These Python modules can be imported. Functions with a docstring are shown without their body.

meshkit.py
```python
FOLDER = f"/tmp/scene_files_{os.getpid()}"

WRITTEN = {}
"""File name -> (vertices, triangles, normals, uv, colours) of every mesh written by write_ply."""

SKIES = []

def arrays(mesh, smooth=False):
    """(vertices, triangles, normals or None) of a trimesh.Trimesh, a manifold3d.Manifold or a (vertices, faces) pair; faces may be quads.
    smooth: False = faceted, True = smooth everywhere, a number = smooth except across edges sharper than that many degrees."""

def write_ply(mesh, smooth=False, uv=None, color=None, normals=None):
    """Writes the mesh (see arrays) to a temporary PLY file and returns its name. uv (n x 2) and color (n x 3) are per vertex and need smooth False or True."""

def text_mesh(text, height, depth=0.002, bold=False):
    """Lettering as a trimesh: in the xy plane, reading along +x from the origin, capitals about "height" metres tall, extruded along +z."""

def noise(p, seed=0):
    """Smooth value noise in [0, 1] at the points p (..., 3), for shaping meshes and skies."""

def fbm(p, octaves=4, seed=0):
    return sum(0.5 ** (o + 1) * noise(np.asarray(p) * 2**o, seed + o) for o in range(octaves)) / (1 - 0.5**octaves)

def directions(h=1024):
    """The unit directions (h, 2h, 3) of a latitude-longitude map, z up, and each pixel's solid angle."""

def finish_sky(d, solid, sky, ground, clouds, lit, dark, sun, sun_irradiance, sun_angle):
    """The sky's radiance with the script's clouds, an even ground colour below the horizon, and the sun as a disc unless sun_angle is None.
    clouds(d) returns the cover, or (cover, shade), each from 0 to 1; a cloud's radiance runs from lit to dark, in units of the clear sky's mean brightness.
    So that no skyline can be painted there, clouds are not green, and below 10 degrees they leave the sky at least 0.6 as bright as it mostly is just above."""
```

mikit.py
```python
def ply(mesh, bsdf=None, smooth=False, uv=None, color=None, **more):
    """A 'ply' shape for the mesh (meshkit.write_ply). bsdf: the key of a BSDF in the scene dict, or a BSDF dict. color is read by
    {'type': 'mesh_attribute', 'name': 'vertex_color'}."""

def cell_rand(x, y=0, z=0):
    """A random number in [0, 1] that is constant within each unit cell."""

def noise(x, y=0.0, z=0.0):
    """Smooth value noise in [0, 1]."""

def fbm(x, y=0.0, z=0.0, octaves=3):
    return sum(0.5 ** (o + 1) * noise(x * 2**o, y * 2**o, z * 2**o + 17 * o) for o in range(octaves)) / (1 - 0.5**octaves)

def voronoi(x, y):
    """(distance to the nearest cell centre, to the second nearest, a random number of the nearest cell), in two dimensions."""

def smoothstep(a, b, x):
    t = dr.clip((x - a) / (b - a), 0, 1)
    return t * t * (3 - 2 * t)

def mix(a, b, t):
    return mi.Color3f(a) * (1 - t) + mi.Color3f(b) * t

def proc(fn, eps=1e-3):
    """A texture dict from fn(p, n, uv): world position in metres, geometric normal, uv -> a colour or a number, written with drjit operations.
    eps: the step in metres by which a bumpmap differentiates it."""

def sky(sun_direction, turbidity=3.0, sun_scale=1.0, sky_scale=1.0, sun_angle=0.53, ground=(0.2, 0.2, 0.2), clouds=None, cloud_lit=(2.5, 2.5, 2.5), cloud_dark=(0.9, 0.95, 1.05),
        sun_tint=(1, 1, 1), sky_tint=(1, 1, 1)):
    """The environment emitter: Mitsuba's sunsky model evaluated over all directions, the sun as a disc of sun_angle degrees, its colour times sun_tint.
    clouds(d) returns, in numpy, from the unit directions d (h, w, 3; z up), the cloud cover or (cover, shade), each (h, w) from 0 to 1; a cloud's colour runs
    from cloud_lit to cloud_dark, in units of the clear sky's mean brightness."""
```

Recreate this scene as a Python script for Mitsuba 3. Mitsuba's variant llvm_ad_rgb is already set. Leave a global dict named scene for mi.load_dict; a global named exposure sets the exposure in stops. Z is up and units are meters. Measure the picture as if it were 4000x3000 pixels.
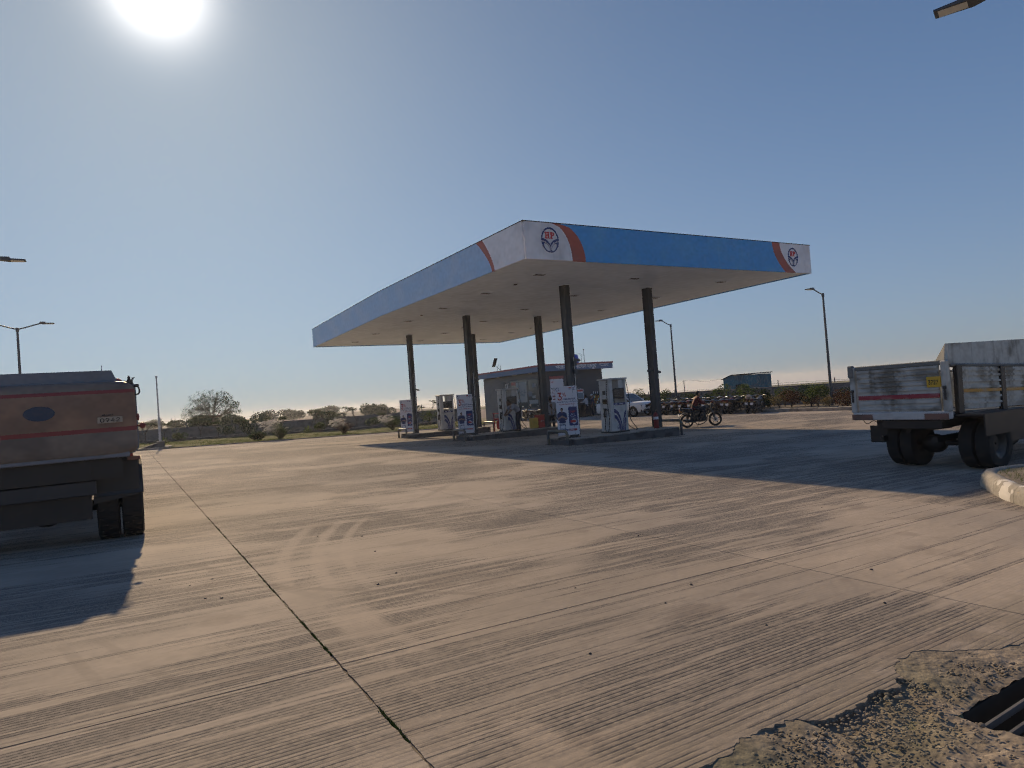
import math, numpy as np, trimesh, manifold3d as m3, drjit as dr, mitsuba as mi, mikit, meshkit
from shapely.geometry import Polygon, box as sbox, LineString
from shapely import affinity
from shapely.ops import unary_union
from mikit import proc, noise as nz, fbm, smoothstep, mix, cell_rand
T = mi.ScalarTransform4f
scene, labels = {}, {}

# ------------------------------------------------------------------ camera, sky, exposure
CAM = np.array([-9.449, -14.686, 1.4])
FW, RT, UP = np.array([.510889, .859413, .020055]), np.array([.857948, -.508274, -.074715]), np.array([.054018, -.055377, .997003])
scene['camera'] = {'type': 'perspective', 'fov': 76.16, 'fov_axis': 'x', 'near_clip': .05, 'far_clip': 4000.0,
                   'to_world': T().look_at(origin=CAM.tolist(), target=(CAM + FW).tolist(), up=UP.tolist())}
SUN = np.array([.0585, .8555, .5144])
SUN /= np.linalg.norm(SUN)
def veil(d):
    """bright haze of the air round the sun, pale haze along the horizon"""
    a = np.degrees(np.arccos(np.clip(d @ SUN, -1, 1))); el = np.degrees(np.arcsin(np.clip(d[..., 2], -1, 1)))
    au = .93 * np.exp(-(a / 2.25) ** 1.5) + .05 * np.exp(-a / 9.0)
    ho = .58 * np.exp(-np.clip(el, 0, 90) / 13.0); ve = .42 * np.exp(-(a / 27.0) ** 1.5); ho = ho + ve - ho * ve
    cover = au + ho - au * ho
    return np.clip(cover, 0, 1), np.clip(ho * (1 - au) / np.maximum(cover, 1e-6), 0, 1)
scene['sky'] = mikit.sky(SUN.tolist(), turbidity=2.7, sun_scale=1.05, sky_scale=.74, sun_angle=.9, ground=(.34, .43, .53), clouds=veil,
                         cloud_lit=(16, 15.5, 15.0), cloud_dark=(1.52, 1.54, 1.52), sun_tint=(1.0, .92, .83), sky_tint=(.82, .97, 1.17))
exposure = 1.45

# ------------------------------------------------------------------ helpers
rng = np.random.default_rng(7)
SLOPE, X0 = .0263, -9.449
def gz(x): return -SLOPE * (np.clip(x, -20, 12) - X0)

def M(key, color, rough=.6, metallic=0.0, spec=.5, bump=None, coat=0.0, two=True, eps=1e-3, **kw):
    col = {'type': 'rgb', 'value': list(map(float, color))} if not isinstance(color, dict) else color
    b = {'type': 'principled', 'base_color': col, 'roughness': rough, 'metallic': metallic, 'specular': spec, 'clearcoat': coat, **kw}
    if bump is not None:
        b = {'type': 'bumpmap', 'arbitrary': bump, 'scale': 1.0, 'bsdf': b}
    scene['m_' + key] = {'type': 'twosided', 'bsdf': b} if two else b
    return 'm_' + key

class MB:
    """collects pieces of ONE part"""
    def __init__(s): s.l = []
    def add(s, m):
        if hasattr(m, 'to_mesh'):
            q = m.to_mesh(); m = trimesh.Trimesh(q.vert_properties[:, :3], q.tri_verts, process=False)
        s.l.append(m); return s
    def box(s, x0, x1, y0, y1, z0, z1, ch=0.0, rot=None):
        if ch:
            e = np.array([x1 - x0, y1 - y0, z1 - z0]) / 2; c = np.array([x0 + x1, y0 + y1, z0 + z1]) / 2
            ch = min(ch, .45 * e.min()); P = []
            for sx in (-1, 1):
                for sy in (-1, 1):
                    for sz in (-1, 1):
                        q = np.array([sx, sy, sz]) * e
                        for k in range(3):
                            r = q.copy(); r[(k + 1) % 3] -= ch * np.sign(r[(k + 1) % 3]); r[(k + 2) % 3] -= ch * np.sign(r[(k + 2) % 3]); P.append(r)
            m = trimesh.convex.convex_hull(np.array(P)); m.apply_translation(c)
        else:
            m = trimesh.creation.box(extents=[x1 - x0, y1 - y0, z1 - z0]); m.apply_translation([(x0 + x1) / 2, (y0 + y1) / 2, (z0 + z1) / 2])
        if rot is not None: m.apply_transform(rot)
        return s.add(m)
    def tube(s, pts, r, n=8, r1=None, cap=True):
        s.add(tube(pts, r, n, r1, cap)); return s
    def prism(s, poly, z0, z1, tf=None):
        """shapely polygon (or points) extruded z0..z1; tf moves it"""
        if not isinstance(poly, Polygon) and not hasattr(poly, 'geoms'): poly = Polygon(poly)
        for g in getattr(poly, 'geoms', [poly]):
            if g.is_empty or g.area < 1e-7 or not hasattr(g, 'exterior'): continue
            m = trimesh.creation.extrude_polygon(g, z1 - z0, engine='earcut'); m.apply_translation([0, 0, z0])
            if tf is not None: m.apply_transform(tf)
            s.add(m)
        return s
    def lathe(s, prof, n=20, tf=None):
        m = trimesh.creation.revolve(np.asarray(prof, float), sections=n)
        if tf is not None: m.apply_transform(tf)
        return s.add(m)
    def hull(s, pts): return s.add(trimesh.convex.convex_hull(np.asarray(pts, float)))
    def loft(s, rings, cap=True):
        return s.add(loft(rings, cap))
    def sph(s, c, r, sub=2, sc=(1, 1, 1)):
        m = trimesh.creation.icosphere(subdivisions=sub, radius=r); m.apply_scale(sc); m.apply_translation(c); return s.add(m)
    def tf(s, M4):
        for m in s.l: m.apply_transform(M4)
        return s
    def mesh(s):
        return trimesh.util.concatenate([trimesh.Trimesh(m.vertices, m.faces, process=False) for m in s.l])

def tube(pts, r, n=8, r1=None, cap=True):
    P = np.asarray(pts, float); k = len(P); rr = np.linspace(r, r if r1 is None else r1, k)
    t = np.gradient(P, axis=0) if k > 2 else np.repeat((P[1:] - P[:1]), 2, 0)
    t /= np.linalg.norm(t, axis=1, keepdims=True) + 1e-12
    u = np.cross(t[0], [0, 0, 1] if abs(t[0][2]) < .9 else [1, 0, 0]); V = []
    a = np.arange(n) * 2 * np.pi / n
    for i in range(k):
        u = u - t[i] * (u @ t[i]); u /= np.linalg.norm(u) + 1e-12; w = np.cross(t[i], u)
        V.append(P[i] + rr[i] * (np.cos(a)[:, None] * u + np.sin(a)[:, None] * w))
    return loft(V, cap)
def loft(rings, cap=True):
    R = [np.asarray(r, float) for r in rings]; n = len(R[0]); V = np.vstack(R); F = []
    i = np.arange(n); j = (i + 1) % n
    for k in range(len(R) - 1):
        a, b = k * n, (k + 1) * n
        F += [np.stack([a + i, a + j, b + j], 1), np.stack([a + i, b + j, b + i], 1)]
    if cap:
        V = np.vstack([V, R[0].mean(0), R[-1].mean(0)]); e = len(R) * n
        F += [np.stack([i * 0 + e, j, i], 1), np.stack([i * 0 + e + 1, (len(R) - 1) * n + i, (len(R) - 1) * n + j], 1)]
    return trimesh.Trimesh(V, np.vstack(F), process=False)
def RZ(a): return trimesh.transformations.rotation_matrix(a, [0, 0, 1])
def RX(a): return trimesh.transformations.rotation_matrix(a, [1, 0, 0])
def RY(a): return trimesh.transformations.rotation_matrix(a, [0, 1, 0])
def TR(x, y=0, z=0): return trimesh.transformations.translation_matrix([x, y, z])
def UPR(x=0, y=0, z=0):
    """a drawing in xy (extruded +z) stood up: facing -y, its x along +x, its y along +z"""
    return TR(x, y, z) @ RX(math.pi / 2)
def FACE_NX(x=0, y=0, z=0):
    """a drawing stood up facing -x: its x runs along -y"""
    return TR(x, y, z) @ RZ(-math.pi / 2) @ RX(math.pi / 2)

place, taken = {}, {}
def numbered(k):
    i = taken.get(k, -1) + 1; taken[k] = i
    return k if i == 0 else f'{k}_{i:03d}'
def thing(name, label, cat, loc=(0, 0, 0), rz=0.0, group=None, kind=None, mat4=None):
    k = numbered(name); place[k] = (TR(*loc) @ RZ(math.radians(rz))) if mat4 is None else mat4
    labels[k] = {'label': label, 'category': cat}
    if group: labels[k]['group'] = group
    if kind: labels[k]['kind'] = kind
    return k
def put(key, d, root):
    m = place[root]
    scene[key] = {**d, 'to_world': T(m.tolist())}
def part(parent, name, mesh, mat, smooth=False, label=None, kind=None, color=None, uv=None):
    root = parent.split('__')[0]
    k = numbered(parent + '__' + name)
    if isinstance(mesh, MB): mesh = mesh.mesh()
    d = mesh if isinstance(mesh, dict) else mikit.ply(mesh, mat, smooth, color=color)
    if isinstance(mesh, dict) and mat: d = {**d, 'bsdf': {'type': 'ref', 'id': mat}}
    put(k, d, root)
    if label or kind:
        labels[k] = {}
        if label: labels[k]['label'] = label
        if kind: labels[k]['kind'] = kind
    return k
def single(name, mesh, mat, label, cat, smooth=False, group=None, kind=None, loc=(0, 0, 0), rz=0):
    """a thing that is one mesh"""
    k = thing(name, label, cat, loc, rz, group, kind)
    if isinstance(mesh, MB): mesh = mesh.mesh()
    put(k, mesh if isinstance(mesh, dict) else mikit.ply(mesh, mat, smooth), k)
    return k
def struct(name, mesh, mat, smooth=False):
    k = numbered(name); place[k] = np.eye(4); labels[k] = {'kind': 'structure'}
    if mesh is not None:
        if isinstance(mesh, MB): mesh = mesh.mesh()
        put(k, mikit.ply(mesh, mat, smooth), k)
    return k
def dup(src, label, loc, rz=0, swap=None, group=None, mat4=None, skip=()):
    """a copy of a thing with copies of its parts"""
    name = src.rstrip('0123456789').rstrip('_') if src[-3:].isdigit() else src
    r = thing(name, label, labels[src]['category'], loc, rz, group or labels[src].get('group'), mat4=mat4)
    for k in [k for k in scene if k.startswith(src + '__')]:
        tail = k[len(src):]
        if any(s in tail for s in skip): continue
        d = dict(scene[k])
        if swap and 'bsdf' in d and d['bsdf'].get('id') in swap: d['bsdf'] = {'type': 'ref', 'id': swap[d['bsdf']['id']]}
        put(r + tail, d, r)
        if k in labels: labels[r + tail] = dict(labels[k])
    return r
def text(s, h, bold=True, depth=.002, w=None, center=False):
    m = meshkit.text_mesh(s, h, depth, bold)
    lo, hi = m.bounds
    m.apply_translation([-lo[0], 0, 0])
    if w: m.apply_scale([w / (hi[0] - lo[0]), 1, 1])
    if center: m.apply_translation([-m.bounds[1][0] / 2, 0, 0])
    return m
# outlines of the sign lettering, in 1/60 em
DEV_A=[[[(7,27),(8,36),(11,38),(17,39),(21,38),(26,31),(26,20),(36,20),(36,32),(28,32),(28,38),(33,38),(33,40),(31,41),(22,40),(20,44),(23,48),(22,54),(26,55),(33,54),(37,51),(43,38),(155,38),(156,34),(160,38),(166,39),(171,37),(175,32),(175,24),(173,20),(168,17),(170,13),(177,13),(181,16),(181,31),(176,33),(176,37),(177,38),(194,38),(194,32),(188,31),(188,-1),(181,0),(181,8),(171,6),(161,11),(158,17),(158,20),(164,21),(164,23),(159,24),(156,27),(155,32),(149,31),(149,-1),(142,0),(141,32),(134,31),(134,-1),(127,-1),(127,16),(118,16),(118,12),(116,10),(112,10),(108,13),(106,17),(107,22),(110,23),(127,23),(126,32),(101,32),(101,-1),(94,0),(94,7),(84,6),(80,7),(74,13),(74,21),(77,26),(86,29),(94,28),(94,32),(68,32),(68,23),(65,18),(60,15),(67,6),(72,3),(68,-2),(64,0),(52,12),(48,19),(50,24),(57,24),(59,23),(61,24),(61,32),(43,32),(43,-1),(36,-1),(36,13),(26,13),(24,8),(19,8),(14,14),(14,18),(19,20),(19,22),(12,23)],[(162,30),(166,28),(168,28),(166,32),(162,32)],[(84,22),(81,15),(83,13),(90,13),(94,15),(94,22)],[(13,29),(18,28),(19,29),(18,32),(13,32)]]]
DEV_B=[[[(157,32),(157,38),(267,38),(266,44),(263,48),(254,49),(254,54),(262,55),(269,51),(274,38),(281,38),(281,32),(272,32),(272,23),(259,21),(257,19),(257,13),(260,10),(264,10),(267,15),(269,16),(274,15),(277,11),(275,4),(278,-2),(275,-4),(272,-4),(268,3),(256,5),(252,8),(250,12),(251,23),(258,28),(264,28),(265,30),(265,32),(243,32),(243,2),(249,-2),(250,-11),(245,-16),(236,-17),(229,-15),(220,-7),(221,-4),(226,-3),(233,-10),(242,-10),(244,-9),(243,-5),(234,-6),(232,-2),(232,0),(236,2),(236,15),(220,15),(221,11),(231,3),(226,-2),(212,12),(208,19),(209,23),(212,25),(219,24),(219,30),(218,32),(202,32),(202,-1),(195,0),(195,32),(187,32),(187,-1),(181,-1),(180,7),(170,6),(166,7),(160,13),(160,21),(163,26),(172,29),(180,28),(180,32)],[(226,32),(225,21),(236,21),(236,32)],[(167,15),(170,13),(177,13),(180,15),(180,22),(169,22),(167,20)]],[[(236,48),(238,50),(242,50),(244,48),(244,43),(242,41),(238,41),(236,43)]],[[(4,38),(56,38),(55,44),(52,48),(43,49),(43,54),(51,55),(58,51),(63,38),(70,38),(71,34),(75,38),(79,39),(85,38),(91,33),(93,38),(144,38),(144,32),(138,31),(138,-1),(131,-1),(131,16),(122,16),(122,12),(120,10),(116,10),(112,13),(110,17),(111,22),(114,23),(131,23),(131,32),(106,32),(104,31),(104,-1),(98,-1),(98,30),(97,32),(91,32),(92,22),(89,16),(86,14),(86,11),(94,3),(92,0),(88,-1),(79,10),(72,10),(69,14),(70,18),(72,19),(80,18),(83,19),(83,21),(75,23),(71,28),(71,32),(61,32),(61,19),(49,18),(47,16),(47,10),(50,6),(54,5),(66,8),(68,2),(60,-1),(51,-1),(42,4),(40,8),(40,17),(43,22),(54,26),(54,32),(38,32),(37,-1),(34,0),(34,15),(18,15),(19,11),(29,3),(24,-2),(10,12),(6,19),(7,23),(10,25),(17,24),(17,31),(15,32),(4,32)],[(78,30),(80,28),(85,28),(82,32),(78,32)],[(24,32),(23,21),(34,21),(34,32)]]]
# ------------------------------------------------------------------ materials
def groove(x, y):
    """tined texturing of the concrete: 30 mm grooves along x, a little wavy"""
    w = y + .008 * nz(x * 1.3, y * 9.0, 3.0) + .02 * nz(x * .11, y * 1.7, 13.0)
    g = dr.abs(dr.sin(w * (math.pi / .031)))
    return smoothstep(.30, .95, 1 - g)
def wear(x, y):
    """where the dust has worn off the grooves: short dark streaks along x inside larger patches"""
    y = y + .10 * nz(x * .13, y * 1.1, 41.0)
    pa = fbm(x * .42, y * .80, 5.0, octaves=4)
    st = fbm(x * .9, y * 13.0, 2.0, octaves=3)
    s3 = fbm(x * .55, y * 27.0, 9.0, octaves=2)
    s4 = nz(x * 3.1, y * 61.0, 19.0)
    a = smoothstep(.40, .54, pa) * smoothstep(.36, .58, .45 * st + .25 * s3 + .30 * s4)
    b = smoothstep(.58, .72, fbm(x * .30 + 9, y * 19.0, 4.0, octaves=2)) * smoothstep(.34, .5, pa) * smoothstep(.2, .6, s4)
    c = smoothstep(.66, .80, s3) * .7 * smoothstep(.36, .55, fbm(x * .25, y * .5, 12.0))
    return dr.clip(a + b + c, 0, 1)
def dusty(x, y):
    """tyre prints in the dust and a swept band, 0..1"""
    r = dr.sqrt(dr.square(x + .8) + dr.square(y + 9.8)); on = smoothstep(-9.9, -8.9, y) * (1 - smoothstep(-6.6, -5.6, y)) * smoothstep(9.0, 8.0, -x * 0 + dr.abs(x + .8))
    t = dr.maximum(dr.maximum(1 - dr.abs(r - 7.62) / .10, 1 - dr.abs(r - 7.30) / .09), 1 - dr.abs(r - 7.03) / .07)
    tread = .45 + .55 * smoothstep(.3, .7, dr.abs(dr.sin(y * 34.0 + r * 9)))
    band = 1 - dr.abs(x + 8.12 + .05 * dr.sin(y * 1.1)) / .20
    band = smoothstep(0, .5, band) * smoothstep(-15, -14, y) * (1 - smoothstep(-10.2, -9.6, y)) * smoothstep(.25, .6, fbm(x * 3, y * 1.2, 8.0))
    return dr.clip(.8 * smoothstep(0, .7, t) * on * tread + .7 * band, 0, 1)
def tracks(x, y):
    """dull rubber lines of turning lorries"""
    def ln(x0, y0, x1, y1, w):
        L = math.hypot(x1 - x0, y1 - y0); ux, uy = (x1 - x0) / L, (y1 - y0) / L
        s = (x - x0) * ux + (y - y0) * uy; d = dr.abs(-(x - x0) * uy + (y - y0) * ux)
        return smoothstep(w, w * .4, d) * smoothstep(0, .3 * L, s) * (1 - smoothstep(.7 * L, L, s))
    a = ln(-9.92, -9.3, -9.45, -11.2, .05) + ln(-9.75, -9.3, -9.2, -10.9, .045) + ln(-9.33, -6.3, -8.1, -9.9, .07) + ln(-8.6, -8.8, -6.9, -10.6, .05)
    a += .6 * ln(-6.6, -6.2, -3.0, -2.0, .10) + .5 * ln(-9, 0, -4, 18, .14) + .5 * ln(-4.5, -9.5, 3, -5, .10)
    return dr.clip(a, 0, 1) * smoothstep(.2, .6, fbm(x * 2, y * 2, 1.0))
def conc_col(p, n, uv):
    x, y = p.x, p.y
    big = fbm(x * .5, y * .5, 1.0); fine = fbm(x * 23, y * 40, 2.0, octaves=2); med = fbm(x * 2.2, y * 4.5, 6.0)
    c = mix((.335, .284, .228), (.262, .228, .192), smoothstep(.3, .7, big))
    c = c * (.80 + .28 * med + .16 * fine)
    g = groove(x, y); w = wear(x, y) * (1 - .85 * dusty(x, y))
    c = mix(c, (.062, .06, .062), dr.clip(w * (.45 + .60 * g) * (.55 + .9 * nz(x * 48, y * 60, 3.0)), 0, .95))
    c = mix(c, (.12, .105, .095), .10 * g * smoothstep(.3, .6, nz(x * .7, y * 3.1, 7.0)))
    c = mix(c, (.41, .34, .27), .30 * dusty(x, y))
    c = mix(c, (.14, .12, .105), .40 * tracks(x, y))
    sp = smoothstep(.70, .78, fbm(x * 1.9, y * 2.6, 31.0)) * .30
    c = mix(c, (.22, .19, .15), .7 * smoothstep(-12.35, -12.95, y + .35 * (fbm(x * 2.4, y * 2.4, 7.0) - .5)) * smoothstep(.3, .6, fbm(x * 9, y * 9, 17.0)))
    slab = cell_rand(dr.floor((x + 8.49) / 3.565), dr.floor((y + 10.95) / 5.15), 3.0)
    return mix(c, (.16, .13, .11), sp) * (.93 + .13 * slab)
def conc_h(p, n, uv):
    x, y = p.x, p.y
    d = dusty(x, y)
    return -.0024 * groove(x, y) * (.06 + .94 * wear(x, y)) * (1 - .8 * d) + .0035 * fbm(x * 14, y * 26, 3.0) + .006 * fbm(x * 2.5, y * 5.0, 4.0) + .0010 * d * dr.sin(y * 60)
M('concrete', proc(conc_col), rough=.82, spec=.35, bump=proc(conc_h, eps=4e-3))
def soil_col(p, n, uv):
    a = fbm(p.x * 3, p.y * 3, p.z * 3); b = fbm(p.x * 25, p.y * 25, p.z * 25, octaves=2)
    c = mix((.25, .213, .170), (.17, .150, .122), smoothstep(.35, .65, a))
    c = mix(c, (.11, .125, .07), .35 * smoothstep(.52, .7, fbm(p.x * 1.4 + 7, p.y * 1.4, 2.0)))
    return c * (.6 + .8 * b)
M('soil', proc(soil_col), rough=.95, spec=.2, bump=proc(lambda p, n, uv: .016 * fbm(p.x * 30, p.y * 30, p.z * 5), eps=4e-3))
def field_col(p, n, uv):
    a = fbm(p.x * .05, p.y * .05, 1.0); b = fbm(p.x * .8, p.y * .8, 2.0)
    return mix((.30, .235, .19), (.20, .19, .12), smoothstep(.4, .62, a)) * (.75 + .5 * b)
M('field', proc(field_col), rough=.95, spec=.2)
def turf_col(p, n, uv):
    a = fbm(p.x * 2, p.y * 2, 3.0); b = fbm(p.x * 16, p.y * 16, 4.0, octaves=2)
    return mix((.12, .13, .045), (.22, .18, .09), smoothstep(.4, .65, a)) * (.6 + .8 * b)
M('turf', proc(turf_col), rough=.95, spec=.2)
def grime(base, dirt, s=3.0, amt=.5, streak=0.0):
    def f(p, n, uv):
        a = fbm(p.x * s, p.y * s, p.z * s); b = fbm(p.x * s * 7, p.y * s * 7, p.z * s * 7, octaves=2)
        k = smoothstep(.42, .75, a) * amt
        if streak: k = k + streak * smoothstep(.5, .8, fbm(p.x * 9, p.y * 9, p.z * .8))
        return mix(base, dirt, dr.clip(k, 0, 1)) * (.88 + .24 * b)
    return proc(f)
M('kerb', grime((.34, .31, .27), (.13, .12, .10), 4, .8), rough=.9)
M('plinth', grime((.11, .11, .112), (.045, .045, .05), 5, .8), rough=.85)
M('wallconc', grime((.20, .195, .19), (.10, .10, .10), 2.2, .7, .3), rough=.95)
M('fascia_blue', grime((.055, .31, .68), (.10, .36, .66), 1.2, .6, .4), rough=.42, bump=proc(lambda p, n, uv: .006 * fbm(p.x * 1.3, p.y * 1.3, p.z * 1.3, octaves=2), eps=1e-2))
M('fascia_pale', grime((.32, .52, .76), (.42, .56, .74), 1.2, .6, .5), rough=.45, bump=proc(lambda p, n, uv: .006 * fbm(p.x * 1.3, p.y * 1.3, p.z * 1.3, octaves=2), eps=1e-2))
M('fascia_white', grime((.78, .78, .80), (.50, .49, .50), 1.0, .45, .25), rough=.42, bump=proc(lambda p, n, uv: .010 * fbm(p.x * 1.7, p.y * 1.7, p.z * 1.7, octaves=2), eps=1e-2))
M('fascia_red', grime((.40, .085, .05), (.28, .09, .065), 1.5, .6), rough=.45)
M('soffit', grime((.70, .80, .92), (.60, .69, .80), .8, .6), rough=.55)
M('emblem_blue', (.018, .04, .16), .5)
M('emblem_red', (.55, .035, .04), .5)
M('column', grime((.034, .044, .056), (.018, .021, .025), 2, .6, .3), rough=.45)
M('white', (.72, .72, .72), .45)
M('offwhite', grime((.54, .54, .53), (.30, .29, .27), 6, .4), rough=.4)
M('print_white', (.70, .70, .74), .55)
M('black', (.016, .016, .017), .45)
M('rubber', (.014, .014, .0145), .8)
M('hose', (.012, .012, .013), .4)
M('dark', (.035, .037, .04), .55)
M('steel', (.42, .43, .45), .35, 1.0)
M('chrome', (.75, .75, .76), .18, 1.0)
M('pole', (.09, .10, .11), .5, .3)
M('lampgrey', (.07, .075, .085), .5)
M('lens', (.75, .75, .72), .3)
M('glassdark', (.012, .015, .018), .06, 0, .6)
M('glassblue', (.05, .075, .09), .10, 0, .7)
M('red', (.45, .03, .025), .4)
M('lampred', (.15, .012, .012), .35)
M('bottlered', (.20, .016, .016), .4)
M('redbox', grime((.42, .04, .03), (.2, .03, .03), 6, .5), rough=.5)
M('yellow', grime((.60, .40, .07), (.3, .22, .07), 6, .5), rough=.55)
M('blue_tank', (.018, .055, .42), .4)
M('shed', grime((.05, .17, .23), (.06, .11, .15), 1.2, .6, .3), rough=.5)
M('store_wall', grime((.060, .070, .085), (.042, .05, .058), 1.4, .5), rough=.6)
M('store_grey', grime((.135, .145, .16), (.095, .10, .11), 1.4, .5), rough=.6)
M('bark', grime((.13, .10, .075), (.06, .05, .04), 12, .7), rough=.95)
for k, c in dict(leaf=(.055, .085, .025), leaf_dark=(.030, .055, .022), leaf_light=(.09, .125, .035), leaf_red=(.085, .048, .032), leaf_dry=(.24, .19, .09), plume=(.74, .72, .68), grass=(.10, .13, .035), leaf_far=(.042, .075, .048)).items():
    scene['m_' + k] = {'type': 'principledthin', 'base_color': {'type': 'rgb', 'value': list(c)}, 'roughness': .6, 'diff_trans': 1.3 if k == 'plume' else .8 if k != 'leaf_far' else .4}
# ------------------------------------------------------------------ ground: terrain sheet, slabs, rubble edge
VX = lambda x: 27.15 + .14 * (x + 6.0)                      # edge of the grass verge
edge_pts = [(-9.4, -12.95), (-8.6, -12.84), (-7.9, -12.80), (-7.55, -12.86), (-7.28, -12.74), (-7.05, -12.78), (-6.89, -12.93), (-6.77, -12.89), (-6.56, -12.90), (-6.34, -12.85), (-6.14, -12.74),
            (-5.85, -12.80), (-5.6, -12.96), (-5.35, -12.99), (-5.0, -12.9), (-4.4, -12.98), (-3.6, -12.9), (-2.4, -13.0), (-1.4, -12.9)]
ex_ = np.arange(edge_pts[0][0], edge_pts[-1][0], .010)
eb_ = np.interp(ex_, [p[0] for p in edge_pts], [p[1] for p in edge_pts])
en_ = lambda f, o: meshkit.fbm(np.stack([ex_ * f, ex_ * 0 + o, ex_ * 0], -1), 3) - .5
eb_ = np.convolve(np.pad(eb_, 12, 'edge'), np.ones(25) / 25, 'valid') + .13 * en_(5, 1) + .055 * en_(19, 2) + .014 * en_(60, 3)
E2 = list(zip(ex_ + .015 * en_(13, 7), eb_))
court = Polygon([(-28, -13.2)] + E2 + [(-.8, -12.8), (6, -14), (22.25, -14), (22.25, VX(18)), (-28, VX(-28))]).buffer(0)
court = max(getattr(court, 'geoms', [court]), key=lambda q: q.area)
xs_ = [-28, -26.3, -22.75, -19.2, -15.6, -12.06, -8.49, -4.92, -1.35, 2.2, 5.75, 9.3, 12.0, 15.5, 19.0, 22.4]
ys_ = [-16.1, -10.95, -5.8, -.65, 4.5, 9.65, 14.8, 19.95, 25.1, 32]
forecourt = struct('forecourt', None, None)
def flat_slab(poly, top=lambda x: gz(x), th=.14):
    m = trimesh.creation.extrude_polygon(poly, th, engine='earcut')
    v = np.array(m.vertices); z = top(v[:, 0]) - th + v[:, 2]; v[:, 2] = z
    return trimesh.Trimesh(v, m.faces, process=False)
jr = np.random.default_rng(11)
def ragged(x, y0, y1, amp, step=.05):
    n = int((y1 - y0) / step); return [(x + jr.normal(0, amp), y0 + (y1 - y0) * i / n) for i in range(n + 1)]
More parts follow.
